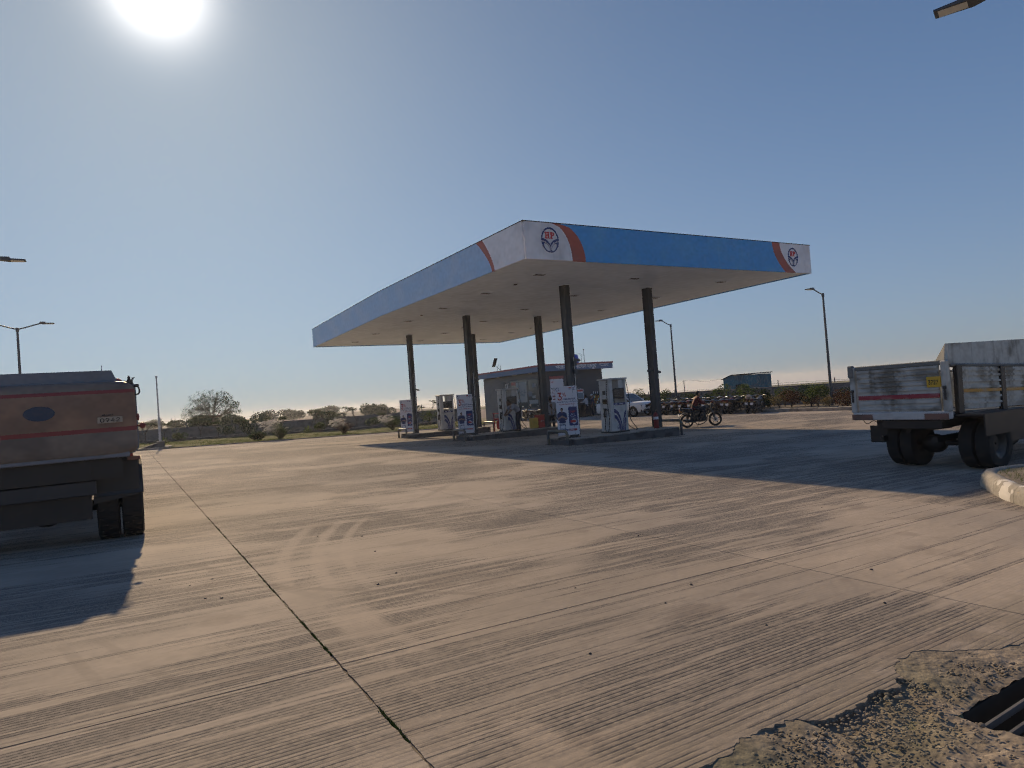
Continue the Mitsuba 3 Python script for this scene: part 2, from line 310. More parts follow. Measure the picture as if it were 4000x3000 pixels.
for i in range(len(xs_) - 1):
    for j in range(len(ys_) - 1):
        x0, x1, y0, y1 = xs_[i] + .004, xs_[i + 1] - .004, ys_[j] + .006, ys_[j + 1] - .006
        if xs_[i] in (-8.49,): L = ragged(x0 + .003, y0, y1, .0028)
        else: L = [(x0, y0), (x0, y1)]
        if xs_[i + 1] in (-8.49,): Rr = ragged(x1 - .003, y0, y1, .0028)[::-1]
        else: Rr = [(x1, y1), (x1, y0)]
        cell = Polygon(L + Rr).buffer(0)
        g = cell.intersection(court)
        for q in getattr(g, 'geoms', [g]):
            if hasattr(q, 'exterior') and q.area > .05: part(forecourt, 'slab', flat_slab(q), 'm_concrete')
fm = MB()
for y in np.arange(-14, 27, 1.0): fm.box(-8.51, -8.47, y, y + 1, gz(-8.49) - .05, gz(-8.49) - .010 - .004 * math.sin(y * 2.1))
part(forecourt, 'joint_filler', fm, 'm_soil')
# soil below and round the slabs, one sheet out to the horizon
def lines(a, b, fine, spec):
    s = set(np.round(np.arange(a, b + 1e-6, fine), 3)); s |= set(spec); return np.array(sorted(s))
gx = np.array(sorted(set(list(np.round(np.arange(-30, 31, 1.0), 3)) + list(np.round(np.arange(-10, -1.9, .25), 3)) + [-28.4, -27.9, 22.2, 22.5, -40, -50, -65, -85, -110, -150, -220, -350, -600, -1000, -1800, 34, 38, 44, 52, 62, 75, 90, 110, 135, 165, 190, 215, 250, 300, 400, 600, 1000, 1800])))
gy = np.array(sorted(set(list(np.round(np.arange(-20, 60, 1.0), 3)) + list(np.round(np.arange(-14.5, -11.5, .1), 3)) + [-24, -30, -40, -60, -100, -200, -500, 64, 70, 78, 88, 100, 115, 135, 160, 190, 215, 250, 300, 400, 600, 1000, 1800])))
XX, YY = np.meshgrid(gx, gy, indexing='ij')
court_in = court.buffer(-.25)
import shapely
inside = shapely.contains_xy(court_in, XX.ravel(), YY.ravel()).reshape(XX.shape)
ZZ = gz(XX) - .02 + .03 * (meshkit.fbm(np.stack([XX * .4, YY * .4, XX * 0], -1), 3) - .5)
rub = (YY < -12.2) & (XX < 0)
ZZ = np.where(rub, gz(XX) - .045 + .05 * (meshkit.fbm(np.stack([XX * 2.5, YY * 2.5, XX * 0], -1), 3) - .5), ZZ)
ZZ = np.where(inside, gz(XX) - .17, ZZ)
PITX, PITY = (-6.46, -3.6), (-13.95, -13.15)
ZZ = np.where((XX > PITX[0]) & (XX < PITX[1]) & (YY > PITY[0]) & (YY < PITY[1]), gz(XX) - .55, ZZ)
dist = np.hypot(XX - CAM[0], YY - CAM[1]); az = np.degrees(np.arctan2(XX - CAM[0], YY - CAM[1]))
far = np.clip(dist - 185, 0, None)
ZZ = ZZ - np.where(az > 20, np.clip((az - 20) / 12, 0, 1), 0) * np.minimum(.03 * far, 25) - np.where(az <= 20, .004 * far, 0).clip(0, 3)
nx_, ny_ = len(gx), len(gy)
idx = np.arange(nx_ * ny_).reshape(nx_, ny_)
F = np.concatenate([np.stack([idx[:-1, :-1], idx[1:, :-1], idx[1:, 1:]], -1).reshape(-1, 3), np.stack([idx[:-1, :-1], idx[1:, 1:], idx[:-1, 1:]], -1).reshape(-1, 3)])
V = np.stack([XX, YY, ZZ], -1).reshape(-1, 3)
cen = V[F].mean(1)
struct('ground', trimesh.Trimesh(V, F, process=False), 'm_field', True)
# broken verge of gravel and soil at the forecourt's near edge
rx, ry = np.arange(-10.4, -1.5, .02), np.arange(-14.6, -12.5, .02)
RX_, RY_ = np.meshgrid(rx, ry, indexing='ij')
hh = meshkit.fbm(np.stack([RX_ * 3, RY_ * 3, RX_ * 0], -1), 4) - .5
h2 = meshkit.fbm(np.stack([RX_ * 14, RY_ * 14, RX_ * 0 + 5], -1), 3) - .5
de_ = np.interp(RX_, ex_, eb_) - RY_
dn_ = np.clip((meshkit.fbm(np.stack([RX_ * 3.1, RX_ * 0 + 4, RX_ * 0], -1), 3) - .40) / .22, 0, 1)
RZ_ = gz(RX_) - .003 - .030 * dn_ * np.clip(1.2 - de_ / .5, 0, 1) - .022 * np.clip(de_ / .4, 0, 1) + (.25 + .75 * np.clip(de_ / .2, 0, 1)) * ( .034 * hh + .030 * h2 + .012 * (meshkit.noise(np.stack([RX_ * 30, RY_ * 30, RX_ * 0 + 2], -1)) - .5))
ins = shapely.contains_xy(court.buffer(-.06), RX_.ravel(), RY_.ravel()).reshape(RX_.shape)
ins0 = shapely.contains_xy(court.buffer(.02), RX_.ravel(), RY_.ravel()).reshape(RX_.shape)
RZ_ = np.where(ins0, np.minimum(RZ_, gz(RX_) - .003), RZ_)
RZ_ = np.where(ins, gz(RX_) - .10, RZ_)
pit = (RX_ > PITX[0]) & (RX_ < PITX[1]) & (RY_ > PITY[0]) & (RY_ < PITY[1])
n1, n2 = RX_.shape; idx = np.arange(n1 * n2).reshape(n1, n2)
quad_ok = ~(pit[:-1, :-1] & pit[1:, 1:])
F = np.concatenate([np.stack([idx[:-1, :-1], idx[1:, :-1], idx[1:, 1:]], -1)[quad_ok], np.stack([idx[:-1, :-1], idx[1:, 1:], idx[:-1, 1:]], -1)[quad_ok]])
struct('dirt_shoulder', trimesh.Trimesh(np.stack([RX_, RY_, RZ_], -1).reshape(-1, 3), F, process=False), 'm_soil', True)
def stone_mesh(r, seed, sub=1):
    m = trimesh.creation.icosphere(subdivisions=sub, radius=r); v = np.array(m.vertices)
    v *= (1 + .5 * (meshkit.noise(v / r * 1.3 + seed * 7.7) - .5))[:, None]; v[:, 2] *= .65
    return trimesh.Trimesh(v, m.faces, process=False)
sr = np.random.default_rng(21); st = MB(); SM = [stone_mesh(1.0, q, 1) for q in range(17)]
for i in range(9000):
    x, y = sr.uniform(-9.0, -4.0), -12.72 - abs(sr.normal(0, .42))
    if shapely.contains_xy(court, x, y) or (PITX[0] - .03 < x < PITX[1] and PITY[0] - .03 < y < PITY[1] + .03): continue
    r = sr.uniform(.003, .007) * (1.9 if sr.random() < .06 else 1)
    m = SM[i % 17].copy(); m.apply_scale(r); m.apply_transform(RZ(sr.uniform(0, 6.3))); m.apply_translation([x, y, gz(x) - .014 + .25 * r]); st.add(m)
single('gravel', st, 'm_soil', 'loose gravel and broken concrete along the ragged edge of the slabs', 'gravel', kind='stuff')
# drain pit with bars
d = thing('drain_grate', 'open drain with steel bars sunk in the dirt at the near corner', 'drain')
M('pitwall', (.045, .042, .038), .9)
w = MB(); gzp = gz(-5.5)
w.box(PITX[0] - .03, PITX[1], PITY[1], PITY[1] + .03, gzp - .5, gzp - .03).box(PITX[0] - .03, PITX[1], PITY[0] - .03, PITY[0], gzp - .5, gzp - .03).box(PITX[0] - .03, PITX[0], PITY[0], PITY[1], gzp - .5, gzp - .03).box(PITX[0], PITX[1], PITY[0], PITY[1], gzp - .52, gzp - .5)
part(d, 'wall', w, 'm_pitwall')
for k in range(8):
    y = PITY[1] - .11 - .085 * k
    part(d, 'bar', MB().box(PITX[0] - .02, PITX[1], y - .006, y + .006, gzp - .045, gzp - .015), 'm_plinth')
# small loose stones on the concrete, each a thing
sp = [(-9.26, -7.9), (-9.05, -8.35), (-8.86, -8.24), (-8.98, -8.9), (-8.87, -8.98), (-7.75, -9.45), (-7.6, -6.9), (-7.2, -7.3), (-7.35, -8.2), (-7.5, -9.2), (-5.9, -11.1), (-6.35, -11.3), (-6.2, -12.0), (-5.0, -9.5), (-6.6, -10.6), (-3.0, -7.9), (-2.4, -9.8), (-7.3, -11.7), (-4.6, -11.7), (-5.3, -12.2)]
stone_keys = []
for i, (x, y) in enumerate(sp):
    r = sr.uniform(.006, .012)
    stone_keys.append(single('stone', stone_mesh(r, i), 'm_dark', 'small dark stone lying loose on the concrete forecourt', 'stone', True, 'loose stones on the concrete', loc=(x, y, gz(x) + .35 * r), rz=sr.uniform(0, 360)))
# weeds in the long joint
gb = MB(); wr = np.random.default_rng(3)
V, F = [], []
for i in range(2200):
    y = wr.uniform(-13, -4) if i % 3 else wr.uniform(-13, -10); x = -8.49 + wr.normal(0, .005)
    if nzv := (meshkit.noise(np.array([x, y * 2.2, 0])) < .35): continue
    h, a = wr.uniform(.004, .014), wr.uniform(0, 6.3); w_ = .003
    lean = wr.normal(0, .5) * h
    b = len(V); V += [[x - w_ * math.cos(a), y - w_ * math.sin(a), gz(x) - .01], [x + w_ * math.cos(a), y + w_ * math.sin(a), gz(x) - .01], [x + lean * math.sin(a), y + lean * math.cos(a), gz(x) + h]]; F.append([b, b + 1, b + 2])
single('joint_weeds', trimesh.Trimesh(np.array(V), np.array(F), process=False), 'm_leaf_dark', 'low weeds growing in the long joint between the slabs', 'weeds', kind='stuff')
# ------------------------------------------------------------------ canopy
H, TH, CW, CD = 5.094, .993, 12.22, 22.86
bY, aX = [3.565, 11.09, 17.88], [3.77, 7.55]
def emblem(w, h):
    """oval emblem: ring above, two leaves below; returns (blue shapes, red shapes) centred at 0,0"""
    def ell(a, b, cx=0, cy=0, n=64): t = np.linspace(0, 2 * np.pi, n, endpoint=False); return Polygon(np.stack([cx + a * np.cos(t), cy + b * np.sin(t)], 1))
    A, B = w / 2, h / 2
    out = ell(A, B); ring = out.difference(ell(A * .89, B * .89, 0, -B * .02))
    def leafband(a, b, top):      # band from the right edge curving down to the bottom centre
        t = np.linspace(0, 1, 16)
        up = np.stack([A * 1.0 * (1 - t) ** 1 * 1.0, top - (top + B * .95) * t ** 1.0 * 0], 1)
        return up
    def quarter(x0, y0, rx, ry, n=20):    # curve from (x0+rx, y0+ry) flat, sweeping down to (x0, y0)
        t = np.linspace(0, np.pi / 2, n); return np.stack([x0 + rx - rx * np.cos(np.pi / 2 - t), y0 + ry * np.sin(np.pi / 2 - t)][0:2], 1)
    def arc(xe, ye, xs, ysn, n=20):       # ellipse quarter from edge (xe,ye; horizontal tangent) to (xs,ysn; vertical tangent)
        t = np.linspace(0, np.pi / 2, n); return [(xs + (xe - xs) * (1 - np.sin(t)), ysn + (ye - ysn) * np.cos(t)) for t in t]
    o1 = arc(A, B * .12, 0, -B * .55); i1 = arc(A, -B * .08, 0, -B * .72)
    band = Polygon(o1 + i1[::-1]).buffer(0).intersection(out)
    o2 = arc(A, -B * .14, B * .02, -B * 1.0); body = Polygon(o2 + [(A, -B)]).buffer(0).intersection(out)
    t = np.linspace(0, 2 * np.pi, 40); ca, sa = math.cos(math.radians(52)), math.sin(math.radians(52))
    lx, ly = A * .42, -B * .58; L_, W_ = B * .36, A * .22
    leaf = Polygon([(lx + L_ * math.cos(u) * ca - W_ * math.sin(u) * sa, ly + L_ * math.cos(u) * sa + W_ * math.sin(u) * ca) for u in t])
    body = body.difference(leaf)
    right = unary_union([band, body])
    left = affinity.scale(right, -1, 1, origin=(0, 0))
    upper = ring.intersection(sbox(-A, -B * .05, A, B))
    blue = unary_union([right, left, upper])
    s = w * .27; hh = h * .26
    def Hs(): return unary_union([sbox(.1, 0, .32, 1), sbox(.62, 0, .84, 1), sbox(.1, .4, .84, .6), sbox(0, 0, .42, .17), sbox(0, .83, .42, 1), sbox(.52, 0, .94, .17), sbox(.52, .83, .94, 1)])
    def Ps(): return unary_union([sbox(.1, 0, .34, 1), sbox(0, 0, .46, .17), sbox(0, .83, .5, 1), ell(.44, .29, .42, .71).difference(ell(.2, .13, .42, .71)).intersection(sbox(.3, 0, 1, 1)), sbox(.3, .42, .45, .56)])
    hp = unary_union([affinity.affine_transform(Hs(), [s, 0, 0, hh, -s * 1.03, B * .10]), affinity.affine_transform(Ps(), [s, 0, 0, hh, s * .09, B * .10])])
    return blue, hp
_part = part
def part(parent, name, mesh, mat, *a, **kw):
    """the canopy's left edge is cambered a little, highest at mid length"""
    if parent.startswith('canopy'):
        mesh = mesh.mesh() if isinstance(mesh, MB) else mesh
        v = np.array(mesh.vertices); up = v[:, 2] > 4.5
        v[up, 2] += (np.interp(v[up, 1], [0, 11.4, 22.86], [0, .13, 0]) * np.clip(1 - v[up, 0] / CW, 0, 1))
        mesh = trimesh.Trimesh(v, mesh.faces, process=False)
    return _part(parent, name, mesh, mat, *a, **kw)
def slabgrid(x0, x1, y0, y1, z0, z1):
    m = MB(); xs, ys = np.linspace(x0, x1, 5), [y0, 5.7, 11.4, 17.1, y1]
    for i in range(4):
        for j in range(4): m.box(xs[i], xs[i + 1], ys[j], ys[j + 1], z0, z1)
    return m
can = thing('canopy', 'big flat forecourt canopy with blue and white fascia on six dark columns', 'canopy')
part(can, 'roof', slabgrid(.12, CW - .12, .12, CD - .12, H + .06, H + TH - .12), 'm_soffit')
part(can, 'soffit', slabgrid(.02, CW - .02, .02, CD - .02, H, H + .05), 'm_soffit')
ft = .05
# fascia panels: front (y=0) with curved colour fields, left (x=0), right and back
zl, zh = H - .03, H + TH
def field(x0, x1, curve0=None, curve1=None):
    """polygon in (u, z) between two edges, each straight or a curve u(z)"""
    zz = np.linspace(zl, zh, 14)
    a = [(x0 if curve0 is None else curve0(z), z) for z in zz]; b = [(x1 if curve1 is None else curve1(z), z) for z in zz]
    return Polygon(a + b[::-1])
tz = lambda z: (z - zl) / (zh - zl)
cv = lambda base, top: (lambda z: top + (base - top) * math.sqrt(max(0, 1 - tz(z) ** 2)))       # bulges like a quarter ellipse
def fascia(face, polys):
    for nm, poly, mt, lab in polys:
        m = MB()
        if face == 'front': m.prism(poly, 0, ft, UPR(0, 0, 0))
        else: m.prism(affinity.scale(poly, -1, 1, origin=(0, 0)), 0, ft, FACE_NX(0, 0, 0))
        part(can, nm, m, mt, label=lab)
a1, a2 = cv(1.52, .88), cv(1.98, 1.15)
b1 = lambda z: CW - 1.98 + .62 * (1 - tz(z)) ** 2 - .10; b2 = lambda z: CW - 1.62 + .78 * (1 - tz(z)) ** 2 - .06
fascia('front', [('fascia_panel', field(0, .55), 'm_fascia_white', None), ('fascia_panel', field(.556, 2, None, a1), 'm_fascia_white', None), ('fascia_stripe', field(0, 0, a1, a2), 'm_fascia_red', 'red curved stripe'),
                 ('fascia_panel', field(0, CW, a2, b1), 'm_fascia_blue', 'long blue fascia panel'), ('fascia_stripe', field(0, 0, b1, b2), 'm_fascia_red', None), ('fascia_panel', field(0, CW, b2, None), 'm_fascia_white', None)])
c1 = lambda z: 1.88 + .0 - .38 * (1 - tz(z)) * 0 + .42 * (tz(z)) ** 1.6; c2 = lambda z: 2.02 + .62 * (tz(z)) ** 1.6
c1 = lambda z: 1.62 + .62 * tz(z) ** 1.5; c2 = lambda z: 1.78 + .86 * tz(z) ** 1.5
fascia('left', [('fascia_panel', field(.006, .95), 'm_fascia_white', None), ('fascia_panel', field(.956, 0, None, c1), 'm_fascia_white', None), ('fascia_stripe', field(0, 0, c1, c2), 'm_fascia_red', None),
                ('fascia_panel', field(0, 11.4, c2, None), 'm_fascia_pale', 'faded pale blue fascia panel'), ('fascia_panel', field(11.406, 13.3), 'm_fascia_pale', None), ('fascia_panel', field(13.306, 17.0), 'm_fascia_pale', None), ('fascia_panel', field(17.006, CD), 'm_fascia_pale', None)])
part(can, 'fascia_panel', MB().box(CW - ft, CW, .01, CD, zl, zh), 'm_fascia_blue')
part(can, 'fascia_panel', MB().box(.06, CW - .06, CD - ft, CD - .002, zl, zh), 'm_fascia_blue')
part(can, 'coping', MB().box(-.06, CW + .03, -.06, .05, zh, zh + .02).box(-.06, .05, .05, 11.4, zh, zh + .02).box(-.06, .05, 11.4, CD + .03, zh, zh + .02).box(CW - .05, CW + .03, .05, CD + .03, zh, zh + .02), 'm_dark')
for cx, cz, s in ((.80, H + .52, .70), (CW - 1.0, H + .52, .66)):
    bl, rd = emblem(s * .82, s)
    e = part(can, 'emblem', MB().prism(bl, 0, .012, UPR(cx, -ft - .001, cz)), 'm_emblem_blue', label='oval emblem with two blue leaves')
    part(e, 'letters', MB().prism(rd, 0, .014, UPR(cx, -ft - .001, cz)), 'm_emblem_red', label='red letters HP')
for y in bY:
    for x in aX:
        c = MB()
        c.box(x - .11, x + .11, y - .155, y - .125, gz(x) , H).box(x - .11, x + .11, y + .125, y + .155, gz(x), H).box(x - .09, x + .09, y - .125, y + .125, gz(x), H)
        k = part(can, 'column', c, 'm_column')
        part(k, 'cap_plate', MB().box(x - .17, x + .17, y - .2, y + .2, H - .03, H - .003), 'm_soffit')
        if x < 5: part(k, 'conduit', MB().tube([(x + .05, y - .17, .1), (x + .05, y - .17, 2.6 + (y > 12) * .4)], .014), 'm_steel')
for y in (2.0, 5.5, 9.1, 12.9, 17.35, 20.8):
    for x in (1.75, 5.6, 9.8):
        l = part(can, 'ceiling_light', MB().box(x - .24, x + .24, y - .15, y + .15, H - .022, H - .002, .008), 'm_soffit')
        part(l, 'lens', MB().box(x - .18, x + .18, y - .10, y + .10, H - .027, H - .022), 'm_store_grey')
for x, y in ((1.9, 3.7), (1.7, 11.2), (9.9, 5.6), (5.6, 15.2), (9.9, 15.4)):
    part(can, 'sensor', MB().lathe([(0, 0), (.07, 0), (.06, .03), (0, .03)], 12, TR(x, y, H - .031)), 'm_dark')

part = _part
# ------------------------------------------------------------------ pump islands and what stands on them
IT = -.125                                                  # level of the island tops
pos_word = ['nearest', 'middle', 'farthest']
for i, y in enumerate(bY):
    k = thing('pump_island', f'{pos_word[i]} long raised concrete pump island with dark worn sides', 'pump island', group='pump islands under the canopy')
    o = sbox(3.2, y - .82, 7.86, y + .75).buffer(-.05).buffer(.05)
    part(k, 'kerb', MB().prism(o, gz(7.86) - .05, IT - .03), 'm_plinth')
    part(k, 'top', MB().prism(o.buffer(-.015), IT - .03, IT), 'm_kerb')
    part(k, 'edge_block', MB().box(3.12, 3.2, y - .62, y + .52, gz(3.2) - .03, IT - .06, .015), 'm_plinth')
def ubar(x, y0, y1, ztop, label, r=.05):
    k = thing('crash_bar', label, 'crash bar', group='pipe guards at the island ends')
    b = .12; z0 = gz(x) - .02
    pts = [(x, y0, z0), (x, y0, ztop - b)] + [(x, y0 + b - b * math.cos(t), ztop - b + b * math.sin(t)) for t in np.linspace(.2, math.pi / 2, 5)] + [(x, y1 - b + b * math.sin(t), ztop - b + b * math.cos(t)) for t in np.linspace(0, 1.4, 5)] + [(x, y1, ztop - b), (x, y1, z0)]
    part(k, 'pipe', MB().tube(pts, r, 12), 'm_barpaint', True)
    for yy in (y0, y1): part(k, 'base_plate', MB().box(x - .09, x + .09, yy - .09, yy + .09, gz(x) - .02, gz(x) + .012), 'm_dark')
M('barpaint', grime((.09, .10, .11), (.30, .24, .08), 5, .35), rough=.35)
for i, (y, ly) in enumerate(zip(bY, ('in front of the nearest banner', 'in front of the middle banner', 'in front of the farthest banner'))):
    ubar(3.0, y - .60, y + .52, .14, f'bent dark steel pipe guard {ly}')
    ubar(8.18, y - .58, y + .55, .08, f'bent dark steel pipe guard at the right end of the {pos_word[i]} island')
# ---- banner stand
def man_print(s):
    """a standing man printed on the banner, hands together: plain silhouettes"""
    def ell(cx, cy, a, b, n=24): t = np.linspace(0, 2 * np.pi, n, endpoint=False); return Polygon(np.stack([cx + a * np.cos(t), cy + b * np.sin(t)], 1))
    shirt = unary_union([Polygon([(-.09, .30), (.09, .30), (.16, .24), (.185, .05), (.13, .0), (.11, .1), (.10, -.08), (-.10, -.08), (-.11, .1), (-.13, 0), (-.185, .05), (-.16, .24)]), ell(0, -.06, .125, .04)]).buffer(.01)
    skin = unary_union([ell(0, .385, .045, .06), sbox(-.022, .29, .022, .34), ell(0, .14, .035, .035), LineString([(-.15, .06), (-.02, .14)]).buffer(.022), LineString([(.15, .06), (.02, .14)]).buffer(.022)])
    hair = ell(0, .425, .048, .032).union(sbox(-.05, .40, .05, .43)).difference(ell(0, .37, .042, .04)).union(ell(0, .345, .03, .016))
    return [affinity.scale(q, s, s, origin=(0, 0)) for q in (shirt, skin, hair)]
M('skin_print', (.42, .25, .17), .6); M('shirt_print', (.03, .045, .13), .6); M('navy', (.02, .035, .15), .5)
def banner(loc, rz, w, h, label):
    k = thing('banner_stand', label, 'banner', loc, rz, 'cashback banners at the island ends')
    part(k, 'sheet', MB().box(-w / 2, w / 2, 0, .012, .10, h), 'm_print_white')
    fr = MB()
    for x in (-w / 2 + .012, w / 2 - .012): fr.box(x - .012, x + .012, .013, .037, 0, h - .01)
    for z in (.10, h - .03, h * .55): fr.box(-w / 2 + .025, w / 2 - .025, .013, .035, z, z + .024)
    part(k, 'frame', fr, 'm_steel'); part(k, 'foot', MB().box(-w / 2, w / 2, -.06, .20, -.01, .03), 'm_dark')
    u = lambda a: -w / 2 + a * w
    F = lambda m, x, z: (m.apply_transform(UPR(x, -.001, z)), m)[1]
    t3 = text('3', h * .145, True, w=w * .20); part(k, 'print', F(t3, u(.09), h * .735), 'm_red', label='large red numeral 3')
    part(k, 'print', F(text('%', h * .07, True, w=w * .17), u(.315), h * .805), 'm_red')
    part(k, 'print', F(text('CASHBACK', h * .034, True, w=w * .58), u(.33), h * .735), 'm_navy', label='blue word CASHBACK')
    part(k, 'print', F(text('ON EVERY FUEL PURCHASE!', h * .020, True, w=w * .90), u(.05), h * .688), 'm_navy')
    part(k, 'print', F(text('YES, YOU HEARD IT RIGHT.', h * .018, True, w=w * .76), u(.12), h * .642), 'm_red')
    bl, rd = emblem(.10 * w, .10 * w)
    part(k, 'print', MB().prism(Polygon([(.085 * w * math.cos(a), .085 * w * math.sin(a)) for a in np.linspace(0, 6.28, 30)]).difference(Polygon([(.06 * w * math.cos(a), .06 * w * math.sin(a)) for a in np.linspace(0, 6.28, 30)])), 0, .002, UPR(u(.11), -.001, h * .945)), 'm_navy', label='round dark blue seal')
    part(k, 'print', MB().prism(bl, 0, .002, UPR(u(.69), -.001, h * .945)), 'm_navy')
    part(k, 'print', MB().prism(sbox(-.06 * w, -.01 * w, .06 * w, .03 * w), 0, .002, UPR(u(.69), -.001, h * .965)), 'm_red')
    sw = unary_union([LineString([(-.06, .0), (-.07, -.05), (-.01, -.08), (.03, -.06)]).buffer(.012), LineString([(-.05, .03), (.0, .02), (.07, .05)]).buffer(.012), LineString([(.0, -.01), (.05, .0)]).buffer(.01)])
    part(k, 'print', MB().prism(affinity.scale(sw, w, w, origin=(0, 0)), 0, .002, UPR(u(.86), -.001, h * .955)), 'm_navy')
    for q, mt, dz in zip(man_print(w * 1.25), ('m_shirt_print', 'm_skin_print', 'm_black'), (0, .001, .002)):
        part(k, 'print', MB().prism(q, 0, .002 + dz, UPR(u(.24), -.001, h * .345)), mt)
    part(k, 'print', MB().prism(sbox(-.14 * w, 0, .14 * w, .20 * w).difference(sbox(-.115 * w, .012 * w, .115 * w, .155 * w)), 0, .002, UPR(u(.24), -.001, h * .185)), 'm_shirt_print')
    part(k, 'print', MB().prism(sbox(-.2 * w, 0, .2 * w, h * .36).buffer(-.03).buffer(.03), 0, .002, UPR(u(.745), -.001, h * .235)), 'm_navy', label='dark blue panel with rounded corners')
    part(k, 'print', F(text('HP', h * .045, True, .0035, w=w * .22), u(.64), h * .475), 'm_red', label='red letters HP')
    part(k, 'print', F(text('PAY', h * .026, True, .0035, w=w * .16), u(.665), h * .435), 'm_print_white', label='white word PAY')
    part(k, 'print', MB().prism(LineString([(-.13 * w, .03 * w), (-.07 * w, 0), (0, -.012 * w), (.07 * w, 0), (.13 * w, .03 * w)]).buffer(.008 * w), 0, .0035, UPR(u(.745), -.001, h * .415)), 'm_print_white')
    part(k, 'print', MB().prism(Polygon([(.12 * w * math.cos(a), .12 * w * math.sin(a)) for a in np.linspace(0, 6.28, 30)]), 0, .0035, UPR(u(.775), -.001, h * .315)), 'm_print_white')
    part(k, 'print', MB().prism(sbox(-.15 * w, -.055 * w, .09 * w, .055 * w).buffer(-.02 * w).buffer(.02 * w), 0, .0045, UPR(u(.765), -.001, h * .315)), 'm_red')
    part(k, 'print', MB().prism(Polygon([(-.40 * w, -.045 * w), (.36 * w, -.045 * w), (.41 * w, 0), (.36 * w, .045 * w), (-.40 * w, .045 * w)]), 0, .002, UPR(u(.5), -.001, h * .155)), 'm_red', label='red arrow strip')
    part(k, 'print', MB().prism(unary_union([sbox(-.38 * w, .012 * w, .30 * w, .024 * w), sbox(-.38 * w, -.022 * w, .28 * w, -.01 * w)]), 0, .0035, UPR(u(.5), -.001, h * .155)), 'm_print_white')
    part(k, 'print', MB().prism(sbox(-.40 * w, -.045 * w, .05 * w, .045 * w).difference(unary_union([sbox(-.38 * w, .012 * w, .30 * w, .024 * w), sbox(-.38 * w, -.022 * w, .28 * w, -.01 * w)])), 0, .003, UPR(u(.5), -.001, h * .155)), 'm_navy')
for loc, w, h, lab in (((3.48, 3.52, IT), .74, 1.76, 'white cashback banner at the left end of the nearest pump island'), ((3.39, 11.10, IT), .70, 1.80, 'white cashback banner at the left end of the middle pump island'), ((3.32, 17.93, IT), .64, 1.80, 'white cashback banner at the left end of the farthest pump island, leftmost of three')):
    banner(loc, -30.6, w, h, lab)
